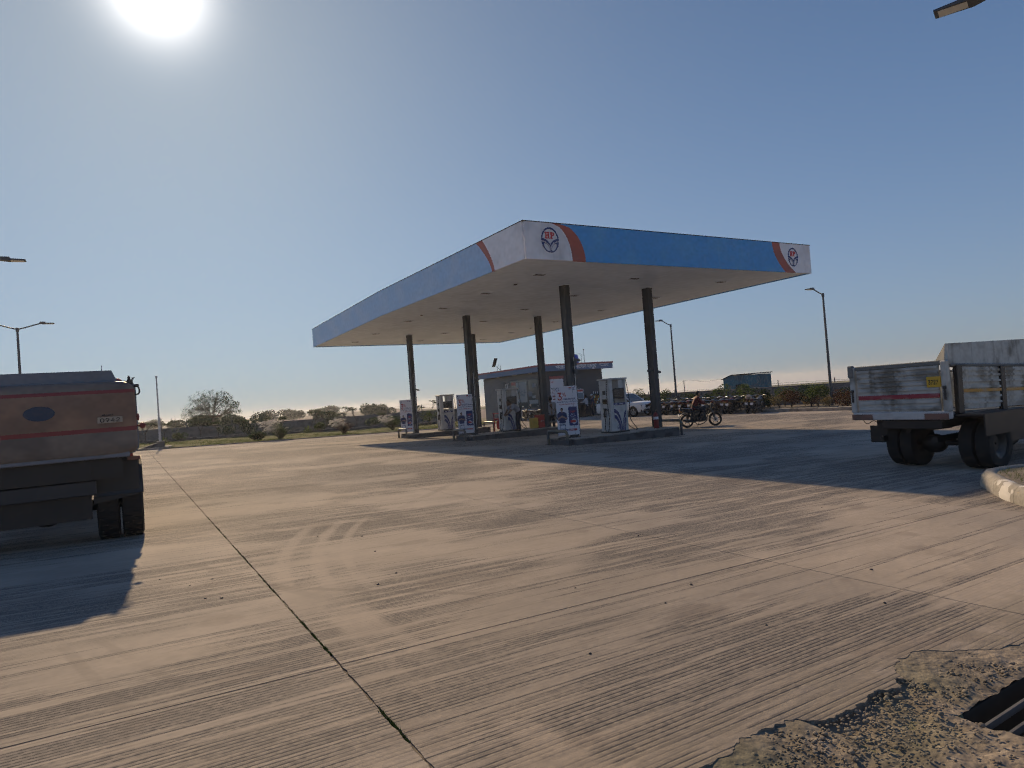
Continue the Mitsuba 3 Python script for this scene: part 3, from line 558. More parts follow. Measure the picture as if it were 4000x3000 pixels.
# ---- fuel dispenser: 0..W along x, 0..D along y, front face at y = 0
def dispenser(loc, label):
    W, D, Ht = .78, .56, 1.93
    k = thing('fuel_dispenser', label, 'fuel dispenser', loc, 0, 'fuel dispensers on the islands')
    c = .17
    part(k, 'base', MB().box(-.02, W + .02, -.02, D + .02, 0, .05), 'm_dark')
    part(k, 'cabinet', MB().box(c + .002, W - c * .45, .015, D - .015, .05, .97, .012), 'm_offwhite')
    for x0, x1 in ((0, c), (W - c * .45, W)):
        part(k, 'column', MB().box(x0, x1, 0, D, .05, Ht - .06, .015), 'm_offwhite')
    part(k, 'top_beam', MB().box(-.05, W + .05, -.04, D + .04, Ht - .06, Ht, .02), 'm_offwhite')
    d = part(k, 'display', MB().box(c, W - c * .45, .03, D - .03, 1.20, 1.56, .01), 'm_dark')
    part(d, 'screen', MB().box(c + .04, W - .12, .022, .03, 1.26, 1.52), 'm_glassdark')
    for z in (1.30, 1.38, 1.46): part(d, 'digit_line', MB().box(c + .08, c + .30, .018, .022, z, z + .022), 'm_pole')
    part(k, 'side_panel', MB().box(W * .62, W - c * .45, .06, D - .06, 1.56, Ht - .06), 'm_offwhite')
    s = part(k, 'strip', MB().box(c + .004, W - c * .45 - .004, .004, .015, .97, 1.05), 'm_navy', label='dark blue strip with white marks')
    part(s, 'letters', MB().prism(unary_union([sbox(x, 0, x + w_, .030) for x, w_ in ((0, .02), (.026, .05), (.082, .03), (.20, .03), (.236, .05), (.292, .026), (.324, .03))]), 0, .002, UPR(c + .06, .003, .995)), 'm_print_white')
    part(k, 'ledge', MB().box(c, W - c * .45, .02, D - .02, .97, .985), 'm_dark')
    # curved blue leaves on the front
    x0, x1 = c + .006, W - c * .45 - .006; w = x1 - x0; ap = x0 + w * .66
    def el(xa, ztop, xb, n=16):       # from (xa, ztop) horizontally out, down to (xb, .06)
        t = np.linspace(0, np.pi / 2, n); return [(xa + (xb - xa) * math.sin(q), .06 + (ztop - .06) * math.cos(q)) for q in t]
    lv = [Polygon(el(x0, .84, ap - .004) + el(x0, .70, ap - .05)[::-1]), Polygon(el(x0, .64, ap - .07) + el(x0, .50, ap - .14)[::-1])]
    lv += [Polygon(el(x1 + .10, .84, ap + .012) + el(x1 + .10, .70, ap + .05)[::-1]), Polygon(el(x1 + .08, .62, ap + .068) + el(x1 + .08, .48, ap + .12)[::-1])]
    lv = unary_union([p.buffer(0) for p in lv]).intersection(sbox(x0, .06, x1, .96))
    part(k, 'leaf_print', MB().prism(lv, 0, .003, UPR(0, .014, 0)), 'm_navy', label='dark blue curved leaf stripes')
    bl, rd = emblem(.12, .14); part(k, 'emblem', MB().prism(bl, 0, .003, UPR(x0 + .15, .014, .19)), 'm_navy')
    for sx, xe in ((-1, -.001), (1, W + .001)):
        e = lambda z0, z1, y0, y1, t: MB().box(min(xe, xe + sx * t), max(xe, xe + sx * t), y0, y1, z0, z1)
        part(k, 'keypad', e(1.36, 1.50, .22, .36, .012), 'm_dark'); part(k, 'screen', e(1.03, 1.20, .16, .40, .01), 'm_glassdark'); part(k, 'holster', e(.56, .88, .24, .34, .03), 'm_black')
        xo = xe + sx * .05
        n = part(k, 'nozzle', MB().tube([(xo, .29, .60), (xo, .27, .78), (xo, .18, .86)], .022, 8).tube([(xo, .18, .86), (xo - sx * .02, .10, .80)], .012, 6).box(xo - .016, xo + .016, .25, .33, .58, .72, .01), 'm_black', True)
        part(n, 'lever', MB().tube([(xo, .21, .80), (xo, .20, .66), (xo, .26, .60)], .006, 6), 'm_steel')
        pts = [(xe + sx * .04, .05, Ht - .05), (xe + sx * .09, .03, 1.5), (xe + sx * .10, .0, .9), (xe + sx * .14, -.06, .3), (xe + sx * .28, -.12, .05), (xe + sx * .22, .05, .10), (xe + sx * .10, .20, .34), (xo, .29, .60)]
        part(k, 'hose', MB().tube(spline(pts, 34), .014, 7), 'm_hose', True)
    part(k, 'mast', MB().box(.32, .36, D / 2 - .02, D / 2 + .02, Ht, Ht + .02), 'm_white')
    return k
def spline(pts, n):
    from scipy.interpolate import CubicSpline
    P = np.asarray(pts, float); t = np.r_[0, np.cumsum(np.linalg.norm(np.diff(P, axis=0), axis=1))]
    return CubicSpline(t, P)(np.linspace(0, t[-1], n))
d0 = dispenser((5.15, 3.28, IT), 'white fuel dispenser with dark blue leaf stripes on the nearest island')
d1 = dup(d0, 'white fuel dispenser with a person leaning beside it on the middle island', (5.19, 10.80, IT))
d2 = dup(d0, 'white fuel dispenser on the farthest island, leftmost of the three', (5.18, 17.60, IT))
part(d1, 'sign_frame', MB().prism(sbox(-.06, 0, .06, .18).difference(sbox(-.035, .03, .035, .15)), 0, .02, UPR(.36, .25, 1.95)).box(.352, .368, .24, .26, 1.80, 1.95), 'm_white')
# ---- fire extinguisher, sand boxes
k = thing('fire_extinguisher', 'red fire extinguisher standing at the foot of the right column of the nearest island', 'fire extinguisher', (7.20, 3.24, IT))
part(k, 'cylinder', MB().lathe([(0, 0), (.085, 0), (.09, .02), (.09, .48), (.06, .55), (.03, .58), (0, .58)], 20), 'm_bottlered', 40)
part(k, 'valve', MB().box(-.02, .02, -.02, .02, .58, .64).tube([(0, 0, .63), (.11, 0, .66)], .01), 'm_black'); part(k, 'hose', MB().tube(spline([(.02, -.02, .61), (.12, -.03, .5), (.11, -.03, .2)], 10), .012, 6), 'm_hose', True)
part(k, 'paper_label', MB().lathe([(.0915, .33), (.0915, .42)], 20), 'm_print_white')
k = thing('sand_box', 'dull yellow box standing beside a red box on the middle island', 'box', (6.78, 10.95, IT))
part(k, 'body', MB().box(0, .28, 0, .35, 0, .45, .012), 'm_yellow'); part(k, 'lid', MB().box(-.01, .285, -.01, .36, .45, .48, .008), 'm_yellow')
k = thing('fire_box', 'red metal fire box next to the yellow box on the middle island', 'box', (7.07, 10.93, IT))
part(k, 'body', MB().box(0, .34, 0, .36, 0, .56, .015), 'm_redbox'); part(k, 'lid', MB().box(-.01, .35, -.01, .37, .56, .60, .01), 'm_redbox'); part(k, 'handle', MB().tube([(.1, -.03, .3), (.1, -.05, .32), (.24, -.05, .32), (.24, -.03, .3)], .01, 6), 'm_steel')
# ---- red air cart behind the middle dispenser
k = thing('fire_trolley', 'red two wheeled trolley with a sloping tray top behind the middle dispenser', 'trolley', (7.25, 14.9, gz(7.25)), -30)
part(k, 'tray', MB().box(-.42, .42, -.30, .30, 1.02, 1.06, .01).tf(RY(.06)), 'm_red'); 
for x in (-.30, .30):
    for y in (-.2, .2): part(k, 'leg', MB().box(x - .02, x + .02, y - .02, y + .02, .06, 1.02), 'm_redbox')
part(k, 'tank', MB().lathe([(0, .22), (.17, .24), (.19, .34), (.19, .60), (.12, .70), (0, .72)], 20), 'm_redbox', 40); part(k, 'crate', MB().box(-.27, .27, -.17, .17, .72, .80), 'm_redbox')
for x in (-.34, .34): part(k, 'wheel', MB().lathe([(.05, -.025), (.13, -.03), (.15, 0), (.13, .03), (.05, .025), (.05, -.025)], 16, TR(x, 0, .15) @ RY(math.pi / 2)), 'm_rubber', 40)
# ---- cameras on the columns
def cctv(x, y, z, rz, label):
    k = thing('security_camera', label, 'security camera', (x, y, z), rz, 'security cameras on the canopy columns')
    part(k, 'bracket', MB().box(-.02, .06, -.02, .02, -.02, .02), 'm_pole'); part(k, 'body', MB().box(.05, .22, -.035, .035, -.05, .03, .01).tf(RY(.25)), 'm_pole'); part(k, 'lens', MB().lathe([(0, 0), (.025, 0), (.025, .03), (0, .03)], 12, RY(.25) @ TR(.21, 0, -.01) @ RY(math.pi / 2)), 'm_black', 40)
cctv(7.55 - .10, 3.565 - .05, 2.05, 180, 'small pale camera on the left side of the nearest right column')
cctv(7.55 + .10, 3.565 - .05, 1.98, 0, 'small pale camera on the right side of the nearest right column')
cctv(3.77 + .10, 3.565 - .1, 2.55, -20, 'small pale camera high on the nearest left column'); cctv(3.77 + .10, 11.09 - .1, 2.35, -20, 'small camera on the left column of the middle island'); cctv(3.77 + .10, 17.88 - .1, 2.2, 0, 'small camera on the left column of the farthest island')
k = thing('junction_box', 'two grey junction boxes strapped one above the other to the nearest left column', 'junction box', (3.77, 3.565 - .16, 0)); part(k, 'box', MB().box(.0, .12, -.10, 0, 2.32, 2.48, .01), 'm_pole'); part(k, 'box', MB().box(.0, .12, -.10, 0, 2.04, 2.20, .01), 'm_pole')
# ------------------------------------------------------------------ tanker lorry on the left, seen from behind
def wheel_parts(k, x, y, z, r, w, name='wheel', n=28, lugs=True):
    """a lorry wheel, its axle along x: tyre with tread blocks, rim"""
    tf = TR(x, y, z) @ RY(math.pi / 2)
    p = part(k, name, MB().lathe([(r * .56, -w * .42), (r * .62, -w * .5), (r * .90, -w * .5), (r * .97, -w * .42), (r * .985, -w * .2), (r * .985, w * .2), (r * .97, w * .42), (r * .90, w * .5), (r * .62, w * .5), (r * .56, w * .42), (r * .56, -w * .42)], n, tf), 'm_rubber', 40)
    t = MB()
    for i in range(n if lugs else 0):
        for s in (-1, 1):
            a = 2 * math.pi * (i + .25 * s) / n
            t.box(-.012, .012, -.016, .016, s * w * .08, s * w * .42, 0) if False else t.add(trimesh.creation.box(extents=[.018, 2 * math.pi * r / n * .55, w * .36]).apply_transform(tf @ RZ(a) @ TR(r * .985, 0, s * w * .24)))
    if lugs: part(p, 'tread', t, 'm_rubber')
    part(p, 'rim', MB().lathe([(.02, -w * .1), (r * .3, -w * .12), (r * .4, -w * .34), (r * .57, -w * .40), (r * .57, w * .40), (r * .4, w * .30), (r * .3, w * .1), (.02, w * .1)], 20, tf), 'm_pole', 40)
    return p
def tank_col(p, n, uv):
    z = p.z
    a = fbm(p.x * 3, p.y * 3, p.z * 3)
    c = mix((.19, .155, .13), (.12, .10, .09), smoothstep(.4, .7, a))
    band = smoothstep(1.392, 1.398, z) * (1 - smoothstep(1.795, 1.80, z))
    c = mix(c, mix((.28, .165, .105), (.19, .115, .08), smoothstep(.3, .7, a)), band)
    red = dr.maximum(smoothstep(1.345, 1.35, z) * (1 - smoothstep(1.395, 1.40, z)), smoothstep(1.795, 1.80, z) * (1 - smoothstep(1.835, 1.84, z)))
    return mix(c, (.22, .04, .04), red) * (.86 + .28 * fbm(p.x * 20, p.y * 20, p.z * 20, octaves=2))
M('lampred2', (.1, .01, .01), .4)
M('tankpaint', proc(tank_col), rough=.42)
M('tanktop', grime((.17, .19, .22), (.11, .12, .14), 4, .5), rough=.5)
k = thing('tanker_lorry', 'fuel tanker lorry seen from behind at the left edge, red striped tank with number 0942', 'lorry')
def superell(cx, cz, a, b, y, n=13.0, m=120):
    t = np.linspace(0, 2 * np.pi, m, endpoint=False); c, s = np.cos(t), np.sin(t)
    return np.stack([cx + a * np.sign(c) * np.abs(c) ** (2 / n), c * 0 + y, cz + b * np.sign(s) * np.abs(s) ** (2 / n)], 1)
yr = -5.70; cx, cz, A, B = -10.335, 1.505, 1.005, .435
part(k, 'tank', MB().loft([superell(cx, cz, A * q, B * q, yr + d) for q, d in ((.3, -.02), (.7, -.012), (.93, 0), (.985, .03), (1, .09), (1, 4.6), (.97, 4.75), (.6, 4.82))]), 'm_tankpaint', 35)
part(k, 'rim_band', MB().loft([superell(cx, cz, A + .012, B + .012, yr + d) for d in (.10, .14)]), 'm_tanktop', 35)
part(k, 'walkway', MB().hull([(x, y, z) for y in (yr + .12, yr + 4.4) for x, z in ((-11.1, 1.93), (-9.50, 1.93), (-11.08, 2.075), (-9.56, 2.075))]), 'm_tanktop', label='grey raised walkway along the tank top')
part(k, 'aerial', MB().tube([(-9.665, yr + .4, 2.07), (-9.66, yr + .4, 2.16)], .004, 6), 'm_pole')
part(k, 'roof_lamp', MB().lathe([(.05, 0), (.045, .03), (.02, .05), (0, .053)], 14, TR(-9.505, yr + .2, 1.93)), 'm_red', 40)
v = MB().box(-9.405, -9.345, yr + .05, yr + .13, 1.90, 1.955, .006).box(-9.40, -9.37, yr + .04, yr + .14, 1.955, 1.985, .004).box(-9.355, -9.335, yr + .05, yr + .12, 1.955, 1.975).tube([(-9.385, yr + .09, 1.97), (-9.385, yr + .09, 2.0)], .008).tube([(-9.35, yr + .09, 1.96), (-9.325, yr + .09, 1.98)], .006)
part(k, 'valve', v, 'm_dark')
part(k, 'grab_handle', MB().box(-9.335, -9.285, yr + .06, yr + .10, 1.86, 1.895, .006).tube(spline([(-9.30, yr + .08, 1.87), (-9.283, yr + .08, 1.82), (-9.29, yr + .08, 1.785), (-9.33, yr + .08, 1.775)], 14), .009, 8), 'm_dark', True)
part(k, 'side_lamp', MB().lathe([(0, -.02), (.03, -.018), (.036, 0), (.03, .018), (0, .02)], 16, TR(-9.272, yr + .10, 1.395) @ RX(math.pi / 2)).tube([(-9.33, yr + .1, 1.40), (-9.29, yr + .1, 1.395)], .01), 'm_lampred', 40)
part(k, 'side_bump', MB().sph((-9.332, yr + .12, 1.52), .05, 2, (.5, 1, 1.2)) if False else MB().lathe([(0, -.05), (.02, -.04), (.026, 0), (.02, .04), (0, .05)], 14, TR(-9.325, yr + .12, 1.50)), 'm_lampred', 40)
part(k, 'number_plate', MB().box(-9.725, -9.475, yr - .026, yr - .021, 1.452, 1.522), 'm_plate_cream', label='pale number plate 0942')
part(k, 'number', text('0942', .046, True, .002, w=.20).apply_transform(UPR(-9.70, yr - .027, 1.462)), 'm_black')
part(k, 'number', text('MH 42 B', .020, True, .002, w=.11).apply_transform(UPR(-9.675, yr - .021, 1.533)), 'm_black')
M('plate_cream', (.40, .33, .25), .5)
def oval(a, b, n=40): return Polygon([(a * math.cos(t), b * math.sin(t)) for t in np.linspace(0, 2 * math.pi, n, endpoint=False)])
part(k, 'emblem', MB().prism(oval(.145, .082), 0, .004, UPR(-10.27, yr - .022, 1.605)), 'm_tankoval', label='dark blue oval emblem')
M('tankoval', grime((.022, .045, .09), (.05, .06, .08), 20, .6), rough=.5)
part(k, 'saddle', MB().box(-11.15, -9.50, yr + .3, yr + 4.3, 1.02, 1.085).box(-11.2, -9.42, yr + .02, yr + .10, 1.04, 1.14, .01), 'm_tanktop')
part(k, 'chassis', MB().box(-10.85, -10.72, yr + .1, yr + 6.3, .80, 1.02).box(-9.95, -9.82, yr + .1, yr + 6.3, .80, 1.02).box(-11.0, -9.62, yr + .15, yr + .27, .80, 1.0), 'm_black')
part(k, 'rear_bumper', MB().box(-11.25, -9.78, yr + .16, yr + .24, .62, .79, .01).box(-11.0, -10.95, yr + .2, yr + .26, .7, 1.0).box(-9.9, -9.85, yr + .2, yr + .26, .7, 1.0), 'm_dark')
part(k, 'rear_panel', MB().box(-11.2, -9.50, yr + .13, yr + .15, .80, 1.04), 'm_black'); part(k, 'rubber_flap', MB().box(-10.82, -9.84, yr + .30, yr + .315, .33, .80), 'm_black'); part(k, 'spare_wheel', MB().lathe([(.2, -.11), (.40, -.11), (.43, -.06), (.43, .06), (.40, .11), (.2, .11), (.2, -.11)], 26, TR(-10.3, yr + 2.6, .62)), 'm_rubber', 40); part(k, 'fuel_tank', MB().box(-9.75, -9.4, yr + 2.4, yr + 3.6, .45, .85, .06), 'm_dark')
for sx, xo in ((1, -9.30), (-1, -11.36)):
    xi = xo - sx * .52
    arc = [(yr + .85 + .56 * math.cos(t), .44 + .56 * math.sin(t)) for t in np.linspace(.25, math.pi - .25, 12)]
    fl = LineString(arc).buffer(.012, cap_style=2)
    m = MB().prism(fl, 0, .52); m.tf(TR(xo if sx > 0 else xi, 0, 0) @ np.array([[0, 0, -1, 0], [1, 0, 0, 0], [0, 1, 0, 0], [0, 0, 0, 1.]]))
    part(k, 'mudguard', m, 'm_dark')
    part(k, 'mudflap', MB().hull([(xo - sx * .03, yr + .32, .99), (xo - sx * .07, yr + .32, .83), (xo - sx * .05, yr + .31, .56), (xi, yr + .31, .50), (xi, yr + .32, .99), (xo - sx * .03, yr + .335, .99), (xi, yr + .335, .99), (xi, yr + .325, .5), (xo - sx * .05, yr + .325, .56)]), 'm_black')
    part(k, 'tail_lamp', MB().box(xo - sx * .05 - .10, xo - sx * .05 + .04, yr + .25, yr + .32, .985, 1.03, .008), 'm_truckrust')
    for dx in (.125, .385): wheel_parts(k, xo - sx * dx, yr + .85, gz(-9.5) + .44, .445, .235)
    wheel_parts(k, xo - sx * .17, yr + 5.3, .44, .44, .24)
part(k, 'axle', MB().tube([(-11.2, yr + .85, .44), (-9.45, yr + .85, .44)], .07, 10).sph((-10.33, yr + .85, .44), .2, 2, (1, .9, 1)), 'm_black', 40)
part(k, 'leaf_spring', MB().box(-9.93, -9.85, yr + .3, yr + 1.5, .56, .66), 'm_black'); part(k, 'leaf_spring', MB().box(-10.82, -10.74, yr + .3, yr + 1.5, .56, .66), 'm_black')
c = part(k, 'cab', MB().hull([(x, y, z) for x, s in ((-11.3, 1), (-9.36, -1)) for y, z in ((yr + 5.0, .75), (yr + 5.0, 2.1), (yr + 6.6, .75), (yr + 6.62, 1.35), (yr + 6.3, 2.1))]), 'm_redbox'); part(c, 'rear_window', MB().box(-10.8, -9.85, yr + 4.985, yr + 5.0, 1.6, 1.95), 'm_glassdark')
# ------------------------------------------------------------------ white open truck on the right
M('truckwhite', grime((.46, .47, .45), (.15, .15, .135), 3.2, .85, .7), rough=.5)
M('truckrust', grime((.24, .13, .10), (.10, .08, .07), 8, .7), rough=.8)
M('truckdark', grime((.16, .17, .17), (.07, .07, .07), 5, .6), rough=.7)
M('stripe_worn', grime((.30, .03, .05), (.34, .28, .27), 5, .45), rough=.5); M('orange', grime((.50, .25, .04), (.4, .36, .28), 5, .5), rough=.5); M('plate_yellow', (.60, .38, .03), .5)
k = thing('open_truck', 'worn white open truck with slatted sides and a red tailgate stripe, right edge', 'truck')
xr, yl, yn = 1.70, -7.78, -9.30         # tailgate plane, far side, near side
tilt = TR(xr, 0, .7) @ RY(.040) @ TR(-xr, 0, -.7)
g = part(k, 'tailgate', MB().box(xr, xr + .03, yn + .09, yl - .07, .67, 1.46), 'm_truckwhite')
for i, z in enumerate((.70, .80, 1.01, 1.095, 1.18, 1.265, 1.35)):
    part(g, 'rib', MB().box(xr - .024, xr, yn + .10, yl - .08, z, z + .045 + (.02 if i == 1 else 0), .008), 'm_truckwhite')
part(g, 'top_rail', MB().box(xr - .02, xr + .05, yn + .06, yl - .06, 1.40, 1.475, .012), 'm_truckdark', label='dark chipped top rail')
part(g, 'red_stripe', MB().box(xr - .026, xr, yn + .10, yl - .09, .885, .955), 'm_stripe_worn')
pl = part(g, 'number_plate', MB().box(xr - .032, xr, -9.235, -9.03, 1.055, 1.225), 'm_plate_yellow', label='yellow plate 3727')
part(pl, 'number', text('3727', .07, True, .002, w=.15).apply_transform(FACE_NX(xr - .033, -9.055, 1.10)), 'm_black')
for y in (yl, yn):
    part(k, 'corner_post', MB().box(xr - .03, xr + .09, y - .04, y + .055, .66, 1.47, .015), 'm_truckwhite')
    part(k, 'latch', MB().box(xr - .06, xr - .02, y - .02, y + .03, 1.02, 1.07, .006).box(xr - .055, xr - .03, y - .01, y + .02, .85, 1.02, .005), 'm_dark')
part(k, 'corner_post', MB().box(xr - .05, xr + .04, yl - .03, yl + .07, 1.28, 1.50, .02), 'm_truckdark')
b = part(k, 'bumper', MB().box(xr - .05, xr + .12, yn - .02, yl + .02, .535, .665, .012), 'm_offwhite')
for y0, y1 in ((yn - .03, yn + .33), (yl - .33, yl + .03)): part(b, 'end_board', MB().box(xr - .066, xr - .05, y0, y1, .54, .635), 'm_truckrust', label='faded reddish end board')
part(k, 'floor', MB().box(xr + .03, 6.4, yn + .02, yl - .02, .60, .66).tf(tilt), 'm_truckdark')
for s, y in ((1, yl), (-1, yn)):
    x = xr + .42
    for i in range(4):
        x1 = x + 1.28
        p = part(k, 'side_panel', MB().box(x, x1, y - .02, y + .02, .69, 1.37).tf(tilt), 'm_truckwhite')
        for z in (.76, .86, 1.02, 1.12, 1.22, 1.30): part(p, 'rib', MB().box(x, x1, min(y + s * .02, y + s * .045), max(y + s * .02, y + s * .045), z, z + .035).tf(tilt), 'm_truckwhite')
        part(p, 'orange_stripe', MB().box(x, x1, min(y + s * .02, y + s * .048), max(y + s * .02, y + s * .048), .955, 1.005).tf(tilt), 'm_orange')
        part(k, 'stake', MB().box(x1, x1 + .16, y - .035 + s * .02, y + .035 + s * .02, .62, 1.39, .01).tf(tilt), 'm_black')
        x = x1 + .165
    part(k, 'stake', MB().box(xr + .24, xr + .41, y - .035 + s * .02, y + .035 + s * .02, .62, 1.40, .01).tf(tilt), 'm_black')
    part(k, 'side_rail', MB().box(xr + .10, 7.2, y - .04, y + .04, 1.375, 1.42, .01).tf(tilt), 'm_truckdark')
part(k, 'load_board', MB().hull([(x, y, z) for x, y, z in ((xr + .20, yn + .05, 1.36), (xr + .28, yn + .05, 1.74), (7.2, yn + .05, 1.14), (7.2, yn + .05, 1.78), (xr + .20, yn + .10, 1.36), (xr + .28, yn + .10, 1.74), (7.2, yn + .10, 1.14), (7.2, yn + .10, 1.78))]), 'm_truckwhite', label='raised pale dusty side board')
part(k, 'load_board', MB().hull([(xr + .20, yn + .10, 1.40), (xr + .28, yn + .10, 1.74), (xr + .36, yn + .35, 1.40), (xr + .24, yn + .10, 1.40), (xr + .32, yn + .10, 1.74), (xr + .40, yn + .35, 1.40)]), 'm_truckdark')
part(k, 'chassis', MB().box(xr + .15, 6.9, -9.02, -8.92, .36, .56).box(xr + .15, 6.9, -8.16, -8.06, .36, .56).box(xr + .02, xr + .14, -9.18, -8.22, .38, .53, .01), 'm_black')
part(k, 'axle', MB().tube([(2.38, -9.4, .10), (2.38, -8.1, .10)], .055, 10).sph((2.38, -8.72, .08), .17, 2, (.9, 1.2, .95)), 'm_black', 40)
part(k, 'leaf_spring', MB().box(1.85, 2.95, -9.03, -8.95, .15, .24), 'm_black'); part(k, 'leaf_spring', MB().box(1.85, 2.95, -8.15, -8.07, .15, .24), 'm_black'); part(k, 'side_guard', MB().box(3.02, 6.3, -9.56, -9.52, .06, .56), 'm_black'); part(k, 'wheel_cover', MB().box(1.85, 3.0, -9.74, -9.72, .26, .60), 'm_black'); part(k, 'wheel_cover', MB().box(1.85, 3.0, -9.715, -9.2, .57, .60), 'm_black'); part(k, 'tool_box', MB().box(3.02, 4.2, -9.51, -8.9, .04, .54, .02), 'm_black')
part(k, 'exhaust', MB().tube([(2.0, -8.5, .33), (3.4, -8.5, .30)], .05, 10), 'm_black', 40)
wire = spline([(xr + .02, -7.9, .53), (xr + .02, -8.0, .48), (xr + .02, -8.08, .52), (xr + .02, -8.18, .47), (xr + .05, -8.24, .46)], 20)
part(k, 'wire', MB().tube(wire, .006, 6), 'm_black')
for y in (-8.21, -8.44, -9.36, -9.60):
    tfm = RZ(math.pi / 2)
    p0 = place[k]
    r_, w_ = .41, .215; zc = gz(2.38) + r_
    tf = TR(2.38, y, zc) @ RX(math.pi / 2)
    p = part(k, 'wheel', MB().lathe([(r_ * .56, -w_ * .42), (r_ * .62, -w_ * .5), (r_ * .90, -w_ * .5), (r_ * .97, -w_ * .42), (r_ * .985, 0), (r_ * .97, w_ * .42), (r_ * .90, w_ * .5), (r_ * .62, w_ * .5), (r_ * .56, w_ * .42), (r_ * .56, -w_ * .42)], 30, tf), 'm_rubber', 40)
    part(p, 'rim', MB().lathe([(.02, -w_ * .1), (r_ * .3, -w_ * .12), (r_ * .4, -w_ * .30), (r_ * .57, -w_ * .40), (r_ * .57, w_ * .40), (r_ * .4, w_ * .30), (r_ * .3, w_ * .1), (.02, w_ * .1)], 20, tf), 'm_black', 40)
for y in (-7.95, -9.25):
    tf = TR(6.9, y, gz(6.9) + .39) @ RX(math.pi / 2)
    part(k, 'wheel', MB().lathe([(.2, -.1), (.36, -.1), (.39, -.06), (.39, .06), (.36, .1), (.2, .1), (.2, -.1)], 26, tf), 'm_rubber', 40)
part(k, 'mudflap', MB().box(xr + .45, xr + .46, -8.25, -7.75, .10, .40), 'm_black')
part(k, 'cab', MB().hull([(x, y, z) for y in (-9.3, -7.8) for x, z in ((7.3, .2), (7.3, 1.7), (8.9, .2), (8.9, .9), (8.5, 1.7))]), 'm_truckwhite')
# ------------------------------------------------------------------ sales building behind the pumps
SX, SY, SZ = 18.6, 27.4, gz(20)
k = thing('sales_building', 'low dark station building with a blue fascia and white lettering behind the pumps', 'building')
part(k, 'wall', MB().box(SX, SX + .15, SY + .15, 37.5, SZ, 3.2), 'm_store_grey'); part(k, 'wall', MB().box(SX, 24.15, SY, SY + .15, SZ, 3.2), 'm_store_wall')
part(k, 'wall', MB().box(24.0, 24.15, SY + .15, 37.5, SZ, 3.2), 'm_store_wall'); part(k, 'wall', MB().box(SX + .15, 24.0, 37.35, 37.5, SZ, 3.2), 'm_store_wall')
part(k, 'roof', MB().box(18.2, 24.95, 27.0, 37.9, 3.23, 3.55), 'm_store_grey')
part(k, 'fascia', MB().box(18.15, 18.2, 26.95, 37.7, 3.20, 3.60), 'm_fascia_store', label='blue grey fascia on the left side'); part(k, 'fascia', MB().box(18.2, 24.97, 26.95, 27.0, 3.17, 3.60), 'm_fascia_store', label='blue fascia with white lettering')
part(k, 'fascia', MB().box(24.95, 25.0, 27.0, 37.7, 3.20, 3.60), 'm_fascia_store')
part(k, 'coping', MB().box(18.12, 18.2, 26.92, 37.72, 3.60, 3.72).box(18.2, 25.02, 26.92, 27.0, 3.60, 3.72).box(24.94, 25.02, 27.0, 37.72, 3.60, 3.72), 'm_redstripe', label='dull red stripe along the top of the fascia')
M('fascia_store', grime((.10, .17, .30), (.13, .18, .27), 1.2, .5), rough=.5); M('redstripe', grime((.36, .10, .09), (.22, .10, .10), 2, .5), rough=.5)
def dev(polys, s, x, z):
    m = MB()
    for rings in polys: m.prism(Polygon(rings[0], rings[1:]).buffer(0), 0, .012, UPR(x, 26.948, z) @ np.diag([s, s, 1, 1]))
    return m
part(k, 'lettering', dev(DEV_A, .0072, 19.30, 3.30), 'm_white', label='white sign lettering, left word'); part(k, 'lettering', dev(DEV_B, .0072, 21.26, 3.30), 'm_white', label='white sign lettering, right words')
fp = MB(); fr = np.random.default_rng(4)
for z, x0, x1 in ((3.53, 23.62, 24.55), (3.38, 23.75, 24.55)):
    x = x0
    while x < x1:
        w = fr.uniform(.03, .07); fp.box(x, x + w, 26.938, 26.948, z, z + fr.uniform(.06, .085)); fp.box(x, x + w + .01, 26.938, 26.948, z + .085, z + .095); x += w + .02
part(k, 'lettering', fp, 'm_white', label='small fine lettering at the right end')
for y in (29.2, 31.6, 34.4): part(k, 'soffit_lamp', MB().box(18.26, 18.5, y - .1, y + .1, 3.18, 3.23, .01), 'm_lens')
for x in (19.6, 22.6): part(k, 'soffit_lamp', MB().box(x - .1, x + .1, 27.08, 27.28, 3.18, 3.23, .01), 'm_lens')
# big glazed front on the left side, with stickers and a poster
w = part(k, 'shop_window', MB().box(SX - .03, SX - .01, 28.45, 32.75, .45, 2.72), 'm_glassblue')
fr_ = MB()
for y in (28.42, 30.0, 31.35, 32.78): fr_.box(SX - .05, SX, y - .03, y + .03, .42, 2.75)
fr_.box(SX - .05, SX, 28.39, 32.81, 2.72, 2.78).box(SX - .05, SX, 28.39, 32.81, .40, .46)
part(w, 'frame', fr_, 'm_pole')
M('sticker', (.20, .25, .29), .4); M('sticker2', (.09, .13, .19), .4)
sk = [(31.9, 32.6, 2.35, 2.62, 'm_redstripe'), (30.2, 31.8, .9, 2.55, 'm_sticker'), (28.8, 29.3, 2.05, 2.35, 'm_sticker2'), (29.4, 30.1, 1.35, 1.75, 'm_sticker2'), (30.5, 31.5, 1.35, 1.60, 'm_sticker2'), (30.6, 31.4, 2.2, 2.4, 'm_sticker2'), (28.6, 29.9, .75, 1.05, 'm_sticker'), (28.9, 29.4, 1.2, 1.4, 'm_sticker')]
for y0, y1, z0, z1, mt in sk: part(w, 'sticker', MB().box(SX - .037, SX - .031, y0, y1, z0, z1), mt)
tw = MB()
for i in range(9): tw.box(SX - .044, SX - .039, 30.3 + i * .13, 30.36 + i * .13, 1.62, 1.75 + .22 * abs(math.sin(i * 2.1)))
part(w, 'sticker', tw, 'm_sticker2', label='skyline printed on the glass')
part(k, 'vent', MB().box(SX - .04, SX, 33.6, 34.0, 2.3, 2.72), 'm_pole')
